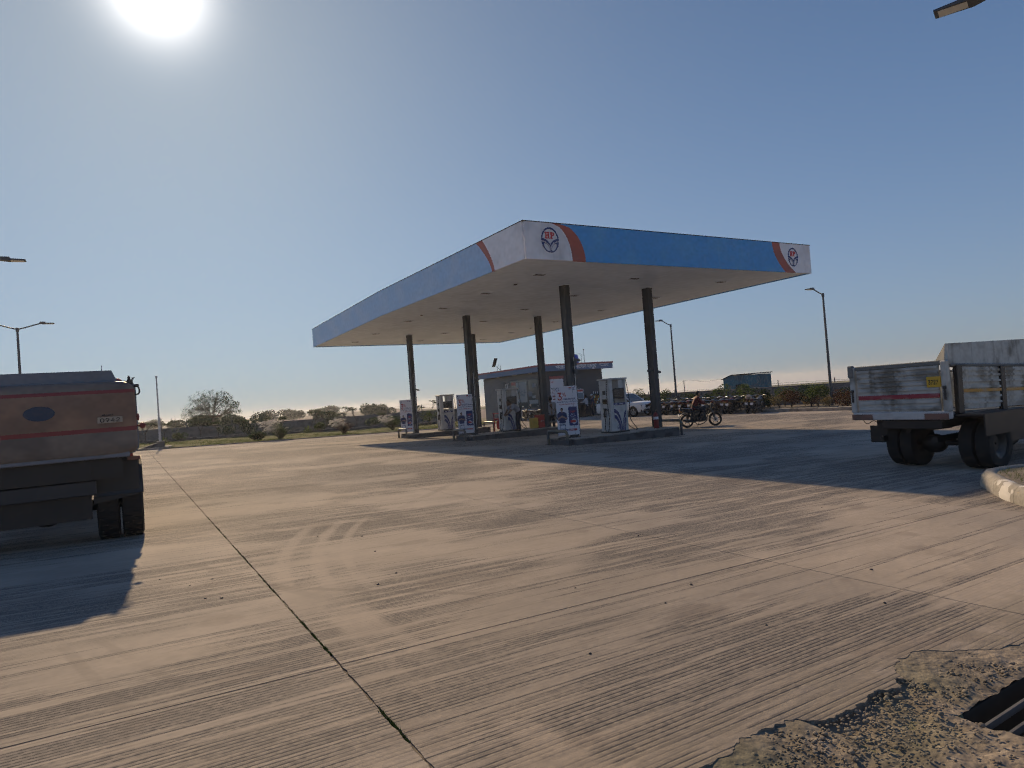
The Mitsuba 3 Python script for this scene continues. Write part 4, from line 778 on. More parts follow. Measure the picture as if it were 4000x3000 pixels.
# poster by the corner, notice board, counter
k2 = thing('poster_board', 'tall pale poster board with a red heading on the building front', 'poster', (18.98, 27.38, 0))
part(k2, 'board', MB().box(0, 1.25, -.02, 0, .5, 2.55), 'm_print_white'); part(k2, 'heading', MB().box(-.05, 1.30, -.03, -.0, 2.56, 2.78), 'm_redstripe')
for i, (s, wd) in enumerate((('HP', .28), ('POWER', .62))): part(k2, 'lettering', text(s, .14, True, .002, w=wd).apply_transform(UPR(.06, -.021, 2.26 - .52 * i)), ('m_emblem_red', 'm_pole')[i])
part(k2, 'emblem', MB().prism(oval(.16, .16).difference(oval(.11, .11)), 0, .002, UPR(.3, -.021, 1.52)), 'm_redstripe'); part(k2, 'lettering', MB().box(.12, .5, -.024, -.02, 1.15, 1.28).box(.12, .44, -.024, -.02, .95, 1.05), 'm_redstripe')
k2 = thing('notice_board', 'small white framed notice board with a red heading on the building wall', 'notice board', (21.45, 27.38, 0))
part(k2, 'board', MB().box(0, .66, -.03, 0, .85, 1.66, .01), 'm_print_white'); part(k2, 'heading', MB().box(.05, .61, -.034, -.03, 1.44, 1.60), 'm_red'); part(k2, 'sheet', MB().box(.06, .6, -.034, -.03, .9, 1.35), 'm_sticker')
k2 = thing('snack_counter', 'dark counter with packets hanging beside the person in a white shirt', 'counter', (21.3, 26.9, SZ))
part(k2, 'base', MB().box(0, 1.5, 0, .4, 0, .95, .01), 'm_dark'); part(k2, 'top', MB().box(-.03, 1.53, -.03, .42, .95, 1.0, .01), 'm_pole')
k2 = thing('snack_rack', 'narrow rack of yellow and red packets right of the counter', 'rack', (22.9, 27.1, SZ)); part(k2, 'frame', MB().box(0, .02, 0, .3, 0, 1.75).box(.6, .62, 0, .3, 0, 1.75).box(0, .62, 0, .3, 1.73, 1.75), 'm_pole')
for i in range(4):
    for j in range(4): part(k2, 'packet', MB().box(.05 + i * .14, .16 + i * .14, .03, .08, .75 + j * .22, .93 + j * .22, .02), ('m_yellow', 'm_redbox', 'm_plate_yellow', 'm_white')[(i * 3 + j) % 4])
for j in range(3): part(k2, 'bottle', MB().lathe([(0, 0), (.035, 0), (.035, .14), (.012, .18), (.012, .21), (0, .21)], 10, TR(.12 + .2 * j, .15, 1.75)), 'm_white', 40)
# roof things
k2 = thing('water_tank', 'blue plastic water tank on the roof of the station building', 'water tank', (23.35, 30.2, 3.55)); part(k2, 'body', MB().lathe([(0, 0), (.5, 0), (.52, .05), (.52, .30), (.535, .33), (.52, .36), (.52, .62), (.535, .65), (.52, .68), (.52, .86), (.45, 1.0), (.25, 1.05), (0, 1.06)], 30), 'm_blue_tank', 30); part(k2, 'lid', MB().lathe([(0, 1.05), (.2, 1.05), (.2, 1.12), (0, 1.13)], 20), 'm_blue_tank', 40)
part(k2, 'pipe', MB().tube([(0, 0, 1.1), (.95, 0, 1.1), (.95, 0, 0)], .018, 8), 'm_pole')
single('roof_pole', MB().tube([(24.45, 30, 3.55), (24.45, 30, 5.0)], .022, 8).sph((24.45, 30, 5.0), .05, 1), 'm_pole', 'thin bare pole beside the blue water tank', 'pole')
k2 = thing('solar_lamp', 'tilted black solar lamp propped on the left edge of the building roof', 'solar lamp', (18.45, 34.4, 3.72)); part(k2, 'leg', MB().tube([(0, .25, 0), (0, -.10, .55)], .018, 6), 'm_pole'); part(k2, 'leg', MB().tube([(0, -.55, 0), (0, .3, .42)], .018, 6), 'm_pole'); part(k2, 'leg', MB().tube([(0, -.42, 0), (0, -.48, .52)], .018, 6), 'm_pole')
part(k2, 'panel', MB().box(-.16, .16, -.45, .42, -.02, .03, .015).tf(TR(0, .52, .78) @ RX(-.95)), 'm_black')
# ------------------------------------------------------------------ lamps, verge, walls, fences, shed
def lamp(loc, rz, top, arms, label, arm=1.55, rise=.15, head=.62, group='street lamps round the forecourt'):
    """pole with arms along +x (and -x); each arm carries a flat lamp head"""
    k = thing('street_lamp', label, 'street lamp', loc, rz, group)
    part(k, 'pole', MB().tube([(0, 0, 0), (0, 0, top)], .085, 12, .05), 'm_pole', 40); part(k, 'base', MB().box(-.18, .18, -.18, .18, 0, .04), 'm_pole')
    part(k, 'collar', MB().lathe([(.05, top - .22), (.075, top - .2), (.075, top - .02), (.05, top)], 12), 'm_pole', 40)
    for s in arms:
        x1 = s * (arm - head)
        a = part(k, 'arm', MB().tube([(0, 0, top - .10), (s * .12, 0, top - .05), (s * .3, 0, top), (x1, 0, top + rise * .9)], .032, 8), 'm_pole', True)
        h = part(k, 'lamp_head', MB().hull([(x1 + s * u, v, top + rise * .9 + w) for u, v, w in ((-.02, -.06, -.02), (-.02, .06, -.02), (-.02, -.06, .04), (-.02, .06, .04), (head, -.13, -.015), (head, .13, -.015), (head, -.11, .02), (head, .11, .02), (.2, -.14, -.03), (.2, .14, -.03), (.2, -.14, .03), (.2, .14, .03))]), 'm_lampgrey')
        part(h, 'driver_box', MB().box(min(x1, x1 + s * .24), max(x1, x1 + s * .24), -.08, .08, top + rise * .9 + .02, top + rise * .9 + .09, .015), 'm_lampgrey')
        part(h, 'lens', MB().box(min(x1 + s * .26, x1 + s * (head - .05)), max(x1 + s * .26, x1 + s * (head - .05)), -.10, .10, top + rise * .9 - .03, top + rise * .9 - .018), 'm_lens')
    return k
lamp((25.3, 8.2, SZ), 180, 6.02 - SZ, (1,), 'single armed street lamp on the right, nearer of two, beside the hedge', arm=1.45, rise=.22)
lamp((25.5, 20.6, SZ), 180, 5.90 - SZ, (1,), 'single armed street lamp behind the nearest right column', arm=1.45, rise=.27)
lamp((-13.96, 27.0, .12), 0, 6.86 - .12, (1, -1), 'double armed street lamp rising behind the tanker', arm=1.58, rise=.24)
lamp((-13.62, 9.3, .1), 0, 6.45 - .1, (1, -1), 'street lamp head reaching in at the left edge', arm=1.88, rise=.12, head=.62)
lamp((1.63, -11.63, -.2), 110, 6.62, (1,), 'lamp head hanging in at the top right corner', arm=1.82, rise=.10, head=.66)
# flagpole on its plinth
k = thing('flag_plinth', 'low stepped concrete plinth with a sloping ramp right of the tanker', 'plinth')
hexa = Polygon([(-9.15, 29.6), (-9.1, 27.9), (-8.87, 26.95), (-7.95, 26.65), (-7.22, 27.5), (-7.2, 29.4), (-8, 30.2)])
part(k, 'base', MB().prism(hexa, -.15, .07), 'm_kerb'); part(k, 'ramp', MB().hull([(x, y, z) for y in (27.25, 28.0) for x, z in ((-8.80, .071), (-7.60, .071), (-7.60, .36), (-7.92, .34))]), 'm_plinth'); part(k, 'cap', MB().box(-7.97, -7.56, 27.2, 28.05, .361, .395, .01), 'm_kerb')
k = thing('flagpole', 'bare white flagpole standing on the low plinth', 'flagpole', (-7.80, 27.6, .395)); part(k, 'lower_tube', MB().tube([(0, 0, 0), (0, 0, 1.36)], .065, 12), 'm_offwhite', 40); part(k, 'upper_tube', MB().tube([(0, 0, 1.36), (0, 0, 3.62)], .042, 12, .034), 'm_offwhite', 40); part(k, 'finial', MB().sph((0, 0, 3.68), .065, 2), 'm_offwhite', True); part(k, 'strut', MB().tube([(.10, 0, 0), (.10, 0, 1.30)], .025, 8), 'm_pole')
# verge: turf sheet, kerbs, grass
vx = np.arange(-34, 18.01, 1.0); vyN = 8
V, F = [], []
for x in vx:
    y0, y1 = VX(x), 46.5
    for j in range(vyN + 1):
        y = y0 + .13 + (y1 - y0 - .13) * j / vyN; V.append((x, y, gz(x) + .035 + .05 * math.sin(x * .9 + j)* (0 < j < vyN)))
for i in range(len(vx) - 1):
    for j in range(vyN):
        a = i * (vyN + 1) + j; F += [(a, a + vyN + 1, a + vyN + 2), (a, a + vyN + 2, a + 1)]
struct('verge', trimesh.Trimesh(np.array(V), np.array(F), process=False), 'm_turf', True)
vk = thing('verge_kerb', 'low concrete kerb along the far left grass verge', 'kerb')
for i, x in enumerate(np.arange(-34, 18, 1.5)):
    q = Polygon([(x + .01, VX(x + .01)), (x + 1.49, VX(x + 1.49)), (x + 1.49, VX(x + 1.49) + .13), (x + .01, VX(x + .01) + .13)])
    part(vk, 'kerb_block', flat_slab(q, lambda X: gz(X) + .055, .2), 'm_kerb')
pk = thing('planter_edge', 'low dark planter edging in front of the left boundary wall', 'planter edging')
for i, x in enumerate(np.arange(-30, 16.6, 1.2)):
    part(pk, 'block', MB().box(x, x + 1.19, 41.0, 41.16, gz(x) - .1, gz(x) + .20 + .02 * (i % 3), .015), 'm_plinth'); part(pk, 'cap', MB().box(x, x + 1.19, 40.98, 41.18, gz(x) + .20 + .02 * (i % 3), gz(x) + .235 + .02 * (i % 3), .008), 'm_kerb')
gr = np.random.default_rng(8); n = 26000
gxx = gr.uniform(-20, 16, n); gyy = VX(gxx) + .15 + (46 - VX(gxx)) * gr.uniform(0, 1, n) ** 1.6 * .85
keep = meshkit.fbm(np.stack([gxx * .6, gyy * .6, gxx * 0], -1), 3) > .40; gxx, gyy = gxx[keep], gyy[keep]; n = len(gxx)
hh_, aa = gr.uniform(.05, .14, n), gr.uniform(0, 6.28, n); b0 = np.stack([gxx, gyy, gz(gxx) + .03], 1); du = np.stack([np.cos(aa), np.sin(aa), aa * 0], 1) * .012
tip = b0 + np.stack([gr.normal(0, .04, n), gr.normal(0, .04, n), hh_], 1)
V = np.stack([b0 - du, b0 + du, tip], 1).reshape(-1, 3)
single('verge_grass', trimesh.Trimesh(V, np.arange(3 * n).reshape(-1, 3), process=False), 'm_grass', 'short patchy grass on the far left verge', 'grass', kind='stuff')
# left boundary wall of concrete planks between posts, with wire fence on top
wl = thing('boundary_wall', 'grey concrete plank boundary wall along the left far side', 'wall')
bay = 2.4
def topz(x): return np.interp(x, [-30, -8, 0, 12, 19], [1.12, 1.0, .84, .74, .70])
for i, x in enumerate(np.arange(-33, 18.5, bay)):
    z0 = gz(x) - .1; zt = topz(x + bay / 2)
    part(wl, 'post', MB().box(x - .07, x + .07, 43.42, 43.58, z0, topz(x) + .05, .012), 'm_wallconc')
    nb = 5; h = (zt - z0) / nb
    p = MB()
    for j in range(nb): p.box(x + .075, x + bay - .075, 43.47 + .008 * (j % 2), 43.53 + .008 * (j % 2), z0 + h * j + .006, z0 + h * (j + 1) - .006, .008)
    p.box(x + .075, x + bay - .075, 43.485, 43.52, z0, zt - .01)
    part(wl, 'plank_panel', p, 'm_wallconc')
wf = thing('wire_fence', 'thin black posts and wire strands above the left boundary wall', 'fence')
pxs = [-11.6, -8.35, -5.25, -1.9, 1.6, 4.98, 8.3, 11.6, 15.0]
for x in pxs: part(wf, 'post', MB().box(x - .03, x + .03, 43.62, 43.68, gz(x) + .5, topz(x) + .62), 'm_pole')
for dz in (.30, .56): part(wf, 'wire', MB().tube([(x, 43.61, topz(x) + dz - .02 * (i % 2)) for i, x in enumerate(np.linspace(-30, 18, 33))], .008, 5), 'm_pole')
# right boundary: kerb, planter soil, stone wall, wire fence
rk = thing('planter_kerb', 'weathered concrete kerb along the right far planting strip', 'kerb')
for i, y in enumerate(np.arange(-6, 26.6, 1.2)):
    part(rk, 'kerb_block', MB().box(22.42, 22.60, y + .008, y + 1.192, SZ - .1, SZ + .19 + .015 * math.sin(i * 2.3), .03), 'm_kerb')
struct('planting_strip', MB().box(22.6, 27.3, -6, 26.6, SZ - .1, SZ + .13), 'm_soil')
wr_ = thing('stone_wall', 'rough grey stone boundary wall behind the right hedge', 'wall')
wrg = np.random.default_rng(17)
part(wr_, 'core', MB().box(27.45, 27.7, -12, 40, SZ - .1, .76), 'm_wallconc')
for yb in np.arange(-12, 40, .62):
    z = SZ; r = 0
    while z < .70:
        h = .2 + .06 * wrg.random(); h = min(h, .76 - z)
        if 3 < yb < 27: part(wr_, 'stone', MB().box(27.40 + .03 * wrg.random(), 27.46, yb + .3 * (r % 2) + .012, yb + .3 * (r % 2) + .60, z + .008, z + h - .008, .015), 'm_wallconc')
        z += h; r += 1
part(wr_, 'coping', MB().box(27.40, 27.75, -12, 40, .76, .80, .01), 'm_wallconc')
wf = thing('wire_fence', 'leaning thin posts and sagging wire above the right stone wall', 'fence')
for y, t in ((5.5, 1.2), (9.5, 1.15), (13.5, 1.22), (17.5, 1.1), (21.93, 1.69), (23.0, .98), (26.0, 1.0), (29, 1.2)): part(wf, 'post', MB().tube([(27.75, y, .6), (27.75, y + .02, t)], .03, 6), 'm_pole')
for pts in ([(27.75, 5, 1.02), (27.75, 9.5, .98), (27.75, 13.5, 1.0), (27.75, 17.5, .95)], [(27.75, 26, .93), (27.75, 23, 1.05), (27.75, 21.93, 1.66), (27.75, 20, 1.50), (27.8, 18.5, 1.56), (28, 17.6, 1.52)], [(27.75, 5, .9), (27.75, 13.5, .88), (27.75, 23, .9)]): part(wf, 'wire', MB().tube(spline(pts, 30), .009, 5), 'm_pole')
# blue shed beyond the wall
k = thing('blue_shed', 'blue corrugated metal shed with a lean-to roof beyond the right wall', 'shed')
sx, sy, sl, sd = 30.0, 19.2, 6.3, .95
def ribbed(p0, p1, z0, z1a, z1b, n):
    P0, P1 = np.array(p0), np.array(p1); L = np.linalg.norm(P1 - P0); d = (P1 - P0) / L; nrm = np.array([d[1], -d[0]])
    V, F = [], []
    for i in range(2 * n + 1):
        t = i / (2 * n); q = P0 + d * L * t + nrm * (.02 if i % 2 else -.02); V += [(q[0], q[1], z0), (q[0], q[1], z1a + (z1b - z1a) * t)]
    for i in range(2 * n): a = 2 * i; F += [(a, a + 2, a + 3), (a, a + 3, a + 1)]
    return trimesh.Trimesh(np.array(V), np.array(F), process=False)
ey = 16.05
part(k, 'wall', ribbed((sx, 20.1), (sx, 19.25), -.4, 1.54, 1.80, 5), 'm_shed', label='short left side wall under the sloping roof')
part(k, 'wall', ribbed((sx, 19.25), (sx + .35, 16.05), -.4, 1.78, 1.72, 16), 'm_shed', label='long blue front wall')
part(k, 'wall', ribbed((sx + .35, 16.05), (sx + 2.5, 17.85), -.4, 1.74, 1.6, 8), 'm_shed'); part(k, 'wall', ribbed((sx + 2.2, 20.1), (sx, 20.1), -.4, 1.5, 1.5, 8), 'm_shed')
rf = trimesh.Trimesh(np.array([(sx - .08, 20.2, 1.55), (sx - .08, 19.25, 1.84), (sx + .27, 15.95, 1.78), (sx + 2.4, 20.2, 1.55), (sx + 2.4, 19.25, 1.84), (sx + 2.7, 17.95, 1.80)] + [(sx - .08, 20.2, 1.52), (sx - .08, 19.25, 1.81), (sx + .27, 15.95, 1.75), (sx + 2.4, 20.2, 1.52), (sx + 2.4, 19.25, 1.81), (sx + 2.7, 17.95, 1.77)]), np.array([(0, 1, 4), (0, 4, 3), (1, 2, 5), (1, 5, 4), (6, 10, 7), (6, 9, 10), (7, 11, 8), (7, 10, 11), (0, 6, 7), (0, 7, 1), (1, 7, 8), (1, 8, 2)]), process=False)
part(k, 'roof', rf, 'm_dark')
for y in np.arange(16.1, 19.3, .28): part(k, 'roof_rib', MB().box(sx + .02 + .11 * (19.25 - y), sx + .6, y - .03, y + .03, 1.80, 1.85), 'm_dark')
part(k, 'opening', MB().box(sx + .02, sx + .10, 18.2, 19.0, .70, 1.08), 'm_black')
# kerbed island near the right edge: curved kerb with flaking paint, soil and grass inside
isl = [(-1.35, -11.62), (-1.04, -11.31), (-.64, -10.94), (-.08, -10.55), (.4, -10.24), (.75, -10.12), (1.2, -10.12), (1.9, -10.3), (3.2, -10.75), (5.0, -11.4), (5.0, -13.6), (-.6, -13.6), (-1.25, -13.2), (-1.5, -12.4)]
ip = Polygon(isl).buffer(.12).buffer(-.12); inn = ip.buffer(-.20)
def yel(p, n, uv):
    a = fbm(p.x * 6, p.y * 6, p.z * 6); b = fbm(p.x * 28, p.y * 28, p.z * 28, octaves=2); s = smoothstep(.53, .56, fbm(p.x * 5 + 3, p.y * 5, p.z * 5 + 2))
    stripe = smoothstep(-.82, -.92, p.x)
    s = s * smoothstep(-.15, -.40, p.x)
    base = mix((.33, .305, .265), (.2, .19, .165), b); pc = mix((.58, .56, .52), (.55, .36, .12), stripe)
    return mix(base, pc, s * .8) * (.85 + .3 * a)
M('kerbpaint', proc(yel), rough=.8, bump=proc(lambda p, n, uv: .006 * fbm(p.x * 22, p.y * 22, p.z * 22), eps=4e-3))
k = thing('kerb_island', 'curved kerb with flaking white and yellow paint at the right edge', 'kerb')
bd = np.array(ip.exterior.coords)[:-1]; ib = LineString(inn.exterior.coords)
import shapely.ops as sops
ex = LineString(ip.exterior.coords); Lk = ex.length; nb = int(Lk / .75)
for i in range(nb):
    a0, a1 = Lk * i / nb + .004, Lk * (i + 1) / nb - .004; rings = []
    for t in np.linspace(a0, a1, 7):
        p = np.array(ex.interpolate(t).coords[0]); q = np.array(ib.interpolate(ib.project(ex.interpolate(t))).coords[0]); d = (q - p); d /= np.linalg.norm(d); z = float(gz(p[0]))
        rings.append([(p[0] + d[0] * u, p[1] + d[1] * u, z + w) for u, w in ((0, -.08), (.0, .06), (.02, .14), (.06, .185), (.12, .195), (.17, .18), (.20, .15), (.20, -.08))])
    part(k, 'kerb_block', loft(rings), 'm_kerbpaint', 50)
part(k, 'soil', flat_slab(inn.buffer(.02), lambda x: gz(x) + .165, .2), 'm_soil')
n = 5200; q = gr.uniform([-1.4, -13.5], [5, -10.1], (n, 2)); q = q[shapely.contains_xy(inn.buffer(-.03), q[:, 0], q[:, 1])]; n = len(q)
hh_, aa = gr.uniform(.03, .10, n), gr.uniform(0, 6.28, n); b0 = np.stack([q[:, 0], q[:, 1], gz(q[:, 0]) + .155], 1); du = np.stack([np.cos(aa), np.sin(aa), aa * 0], 1) * .004
tip = b0 + np.stack([gr.normal(0, .03, n), gr.normal(0, .03, n), hh_], 1)
single('island_grass', trimesh.Trimesh(np.stack([b0 - du, b0 + du, tip], 1).reshape(-1, 3), np.arange(3 * n).reshape(-1, 3), process=False), 'm_grass', 'short grass inside the curved kerb at the right edge', 'grass', kind='stuff')
# ------------------------------------------------------------------ plants
def leaves(P, D, L, W, seed=0, fold=.25):
    """leaf-shaped faces: at points P, pointing along D"""
    r = np.random.default_rng(seed); n = len(P); D = D / (np.linalg.norm(D, axis=1, keepdims=True) + 1e-9)
    u = np.cross(D, r.normal(0, 1, (n, 3))); u /= np.linalg.norm(u, axis=1, keepdims=True) + 1e-9; w = np.cross(D, u)
    L = np.broadcast_to(L, n)[:, None]; W = np.broadcast_to(W, n)[:, None]
    a = P; m1 = P + D * L * .45 + u * W / 2 + w * W * fold; m2 = P + D * L * .45 - u * W / 2 + w * W * fold; t = P + D * L - np.array([0, 0, 1]) * L * .12
    V = np.stack([a, m1, t, m2], 1).reshape(-1, 3); i = np.arange(n)[:, None] * 4
    return trimesh.Trimesh(V, np.vstack([i + [0, 1, 2], i + [0, 2, 3]]), process=False)
def blob(n, r, c, seed, flat=1.0, shell=.45):
    g = np.random.default_rng(seed); d = g.normal(0, 1, (n, 3)); d /= np.linalg.norm(d, axis=1, keepdims=True)
    rad = g.uniform(shell, 1, n) ** .6; f = .75 + .5 * meshkit.noise(d * 2.2 + seed * 3.1)
    return np.array(c) + d * rad[:, None] * f[:, None] * np.array([r, r, r * flat]), d
def shrub_parts(h, r, n, seed, L=.11, stems=5):
    g = np.random.default_rng(seed); s = MB(); P, D = [], []
    for i in range(stems):
        a = g.uniform(0, 6.28); e = np.array([math.cos(a) * r * g.uniform(.3, .8), math.sin(a) * r * g.uniform(.3, .8), h * g.uniform(.6, .95)])
        s.tube(spline([(0, 0, 0), e * [.3, .3, .5], e], 6), .018, 5, .006)
        p, d = blob(n // stems, r * .55, e * [.85, .85, .9], seed * 31 + i, .8); P.append(p); D.append(d + [0, 0, .5])
    P = np.vstack(P); D = np.vstack(D); P[:, 2] = np.maximum(P[:, 2], .04)
    return s, leaves(P, D + g.normal(0, .5, D.shape), g.uniform(.6, 1.2, len(P)) * L, g.uniform(.3, .5, len(P)) * L, seed)
def shrub(loc, h, r, n, seed, mat, label, L=.11, group=None, name='shrub', cat='shrub'):
    k = thing(name, label, cat, loc, seed * 53 % 360, group); s, l = shrub_parts(h, r, n, seed, L)
    part(k, 'stem', s, 'm_bark', True); part(k, 'leaf_mass', l, mat, kind='stuff')
    return k
def fountain(loc, h, label, seed, mat='m_leaf_dry', lean=-.5):
    """clump of arching grass with feathery pale plumes blown to the left"""
    k = thing('fountain_grass', label, 'ornamental grass', loc, 0, 'fountain grass clumps on the verge'); g = np.random.default_rng(seed)
    V, F = [], []
    for i in range(900):
        a, L = g.uniform(0, 6.28), h * g.uniform(.5, 1.0); sp = g.uniform(.1, 1.15); w = .010; u = np.array([-math.sin(a), math.cos(a), 0]) * w; pts = []
        for t in (0, .35, .7, 1.0):
            pts.append(np.array([math.cos(a) * sp * L * t ** 1.3 + lean * .2 * t * t * h, math.sin(a) * sp * L * t ** 1.3, L * (t - .38 * sp * t * t)]) + [g.normal(0, .01), 0, 0])
        b = len(V)
        for j, p in enumerate(pts): V += [p - u * (1 - j / 3.3), p + u * (1 - j / 3.3)]
        for j in range(3): F += [(b + 2 * j, b + 2 * j + 1, b + 2 * j + 3), (b + 2 * j, b + 2 * j + 3, b + 2 * j + 2)]
    part(k, 'blade_mass', trimesh.Trimesh(np.array(V), np.array(F), process=False), mat, kind='stuff')
    for i in range(46):
        a = g.uniform(1.2, 5.0) if i % 4 else g.uniform(0, 6.28); L = h * g.uniform(.55, 1.0); sp = g.uniform(.25, .8)
        e = np.array([math.cos(a) * sp * L + lean * .3 * h, math.sin(a) * sp * L, L * (1 - .22 * sp)]); tip = e + np.array([lean * g.uniform(.5, .8) * .62 * h, g.normal(0, .05), -.04 * h + g.normal(0, .03)])
        pl = MB().tube(spline([(e * .2), e * [.55, .55, .7], e], 6), .004, 4)
        c = spline([e, (e + tip) / 2 + [0, 0, .035 * h], tip], 7); pl.add(loft([tube([c[j], c[j] + (c[min(j + 1, 6)] - c[max(j - 1, 0)]) * .01], [.006, .026, .036, .036, .03, .02, .006][j] * (1.1 if h > 1 else 1), 6, cap=False).vertices[:6] for j in range(7)]))
        part(k, 'plume', pl, 'm_plume', True)
    return k
fountain((-1.05, 28.5, gz(-1.05)), 1.40, 'pale plumed grass clump on the verge, leftmost of the pale ones', 1, 'm_leaf')
fountain((3.75, 31.0, gz(3.75)), 1.30, 'reddish brown plumed grass clump in the middle of the verge', 2, 'm_leaf_red')
fountain((7.9, 32.6, gz(7.9)), 1.35, 'plumed grass clump beside the leftmost banner', 3, 'm_leaf')
k = thing('grass_clump', 'dark green clump of arching grass left of the pale plumed grass', 'ornamental grass', (-2.1, 30.5, gz(-2.1))); g = np.random.default_rng(9)
P = np.zeros((420, 3)); P[:, :2] = g.normal(0, .08, (420, 2)); D = g.normal(0, .55, (420, 3)); D[:, 2] = 1; part(k, 'blade_mass', leaves(P, D, g.uniform(.5, .95, 420), .025, 4, .1), 'm_leaf_dark', kind='stuff')
def agave(loc, s, label, seed):
    k = thing('agave', label, 'agave', loc, 0, 'spiky agaves by the wall'); g = np.random.default_rng(seed)
    for i in range(26):
        a, el = i * 2.4, .25 + 1.1 * (i / 26); d = np.array([math.cos(a) * math.cos(el), math.sin(a) * math.cos(el), math.sin(el)]); u = np.array([-math.sin(a), math.cos(a), 0]); L = s * g.uniform(.7, 1); w = .05 * s / .6
        pts = [d * L * t - np.array([0, 0, 1]) * .18 * L * t * t for t in (0, .35, .7, 1)]; ws = (w * .6, w, w * .6, .002)
        V = [q for p, ww in zip(pts, ws) for q in (p - u * ww, p - np.array([0, 0, .35 * ww]), p + u * ww)]
        F = [f for j in range(3) for b in (3 * j,) for f in ((b, b + 1, b + 4), (b, b + 4, b + 3), (b + 1, b + 2, b + 5), (b + 1, b + 5, b + 4))]
        part(k, 'leaf', trimesh.Trimesh(np.array(V), np.array(F), process=False), 'm_leaf_light')
agave((3.35, 40.2, gz(3.35)), .95, 'pale green spiky agave left of the staked sapling', 1); agave((-7.3, 36.5, gz(-7.3)), .8, 'spiky agave just right of the flagpole plinth', 2)
def frangipani(loc, h, label, seed, r=.5, nl=9):
    """bare forked stems with tufts of long drooping leaves at the tips"""
    k = thing('sapling', label, 'sapling', loc, 0, None); g = np.random.default_rng(seed); s = MB(); P, D = [], []
    def grow(p, d, L, rad, lev):
        q = p + d * L; s.tube([p, (p + q) / 2 + g.normal(0, .02, 3), q], rad, 6, rad * .75)
        if lev == 0:
            for i in range(nl):
                a = i * 2.4; P.append(q); D.append([math.cos(a), math.sin(a), g.uniform(-.25, .45)])
            return
        for i in range(g.integers(2, 4)): 
            a = g.uniform(0, 6.28); nd = d * .8 + np.array([math.cos(a), math.sin(a), .2]) * .55; grow(q, nd / np.linalg.norm(nd), L * .72, rad * .7, lev - 1)
    grow(np.zeros(3), np.array([0, 0, 1.0]), h * .42, .035, 2)
    part(k, 'stem', s, 'm_bark', True); part(k, 'leaf_mass', leaves(np.array(P), np.array(D), g.uniform(.25, .42, len(P)), .06, seed, .1), 'm_leaf_dark', kind='stuff')
    return k
frangipani((4.6, 42.3, gz(4.6)), 2.1, 'sapling with drooping leaves tied to a tripod of stakes', 1)
k = thing('stake_tripod', 'tripod of thin wooden stakes round a sapling by the left wall', 'stakes', (4.6, 42.3, gz(4.6)))
for a in (0.3, 2.4, 4.5): part(k, 'stake', MB().tube([(math.cos(a) * .75, math.sin(a) * .6, 0), (0, 0, 1.65)], .022, 6), 'm_bark')
fr_sp = [((5.6, 42.6), 1.9, 'bushy sapling right of the staked one'), ((7.0, 42.4), 2.3, 'tall forked sapling with long curled leaves behind the brown plumed grass'), ((8.3, 42.7), 2.1, 'thin sapling with a bare stem, right of the tall forked one'), ((-1.2, 42.4), 1.6, 'small tufted sapling above the pale plumed grass'), ((.3, 42.6), 1.7, 'round headed sapling behind the pale plumed grass'), ((1.7, 42.3), 1.6, 'single stemmed tufted sapling in front of the left wall'), ((10.6, 41.8), 1.5, 'low sapling left of the leftmost banner'), ((13.2, 40.9), 2.0, 'dense dark sapling between the leftmost banner and dispenser'), ((14.4, 40.5), 2.4, 'tall leafy sapling right of the farthest dispenser'), ((-8.2, 42.5), 1.7, 'tufted sapling behind the flagpole'), ((-6.9, 42.6), 1.6, 'thin tufted sapling right of the flagpole'), ((-4.4, 42.4), 1.7, 'leafy sapling left of the wide bare tree'), ((-3.1, 42.4), 1.5, 'short tufted sapling under the wide bare tree')]
for i, ((x, y), h, l) in enumerate(fr_sp): frangipani((x, y, gz(x)), h, l, 10 + i, nl=10 + i % 4)
k = thing('sapling', 'leggy bare sapling with a few leaves between flagpole and wide tree', 'sapling', (-6.3, 39, gz(-6.3))); g = np.random.default_rng(2); s = MB().tube(spline([(0, 0, 0), (.05, 0, .9), (-.05, 0, 1.9)], 8), .015, 5, .006); P = []
for i in range(9): a = g.uniform(0, 6.28); z = g.uniform(.7, 1.9); e = np.array([math.cos(a) * .25, math.sin(a) * .2, z + .1]); s.tube([(0, 0, z - .15), e], .006, 4); P += [e] * 3
part(k, 'stem', s, 'm_bark'); part(k, 'leaf_mass', leaves(np.array(P), g.normal(0, 1, (len(P), 3)), .16, .08, 3), 'm_leaf_dark', kind='stuff')
sh = [((-6.0, 39.6), .75, .5, 'm_leaf', 'flowering low shrub right of the plinth agave'), ((-2.6, 41.9), .9, .7, 'm_leaf_dark', 'dark shrub at the foot of the left wall below the wide tree'), ((-1.0, 42.2), 1.0, .8, 'm_leaf_dark', 'dark shrub at the wall behind the pale plumed grass'), ((4.3, 40.0), .8, .5, 'm_leaf', 'low leafy shrub beside the tripod stakes'), ((6.2, 42.1), 1.5, 1.0, 'm_leaf_dark', 'large dense shrub behind the brown plumed grass'), ((9.6, 42.0), .9, .7, 'm_leaf', 'low shrub along the wall right of the brown plumed grass'), ((11.6, 41.7), .9, .8, 'm_leaf_dark', 'dark shrub along the wall near the leftmost banner'), ((14.0, 39.6), 1.3, .8, 'm_leaf_light', 'bright leafy shrub right of the farthest dispenser'), ((14.9, 38.5), 1.0, .7, 'm_leaf', 'leafy shrub between farthest dispenser and the building')]
for i, ((x, y), h, r, m, l) in enumerate(sh): shrub((x, y, gz(x)), h, r, 700, 40 + i, m, l, .12)
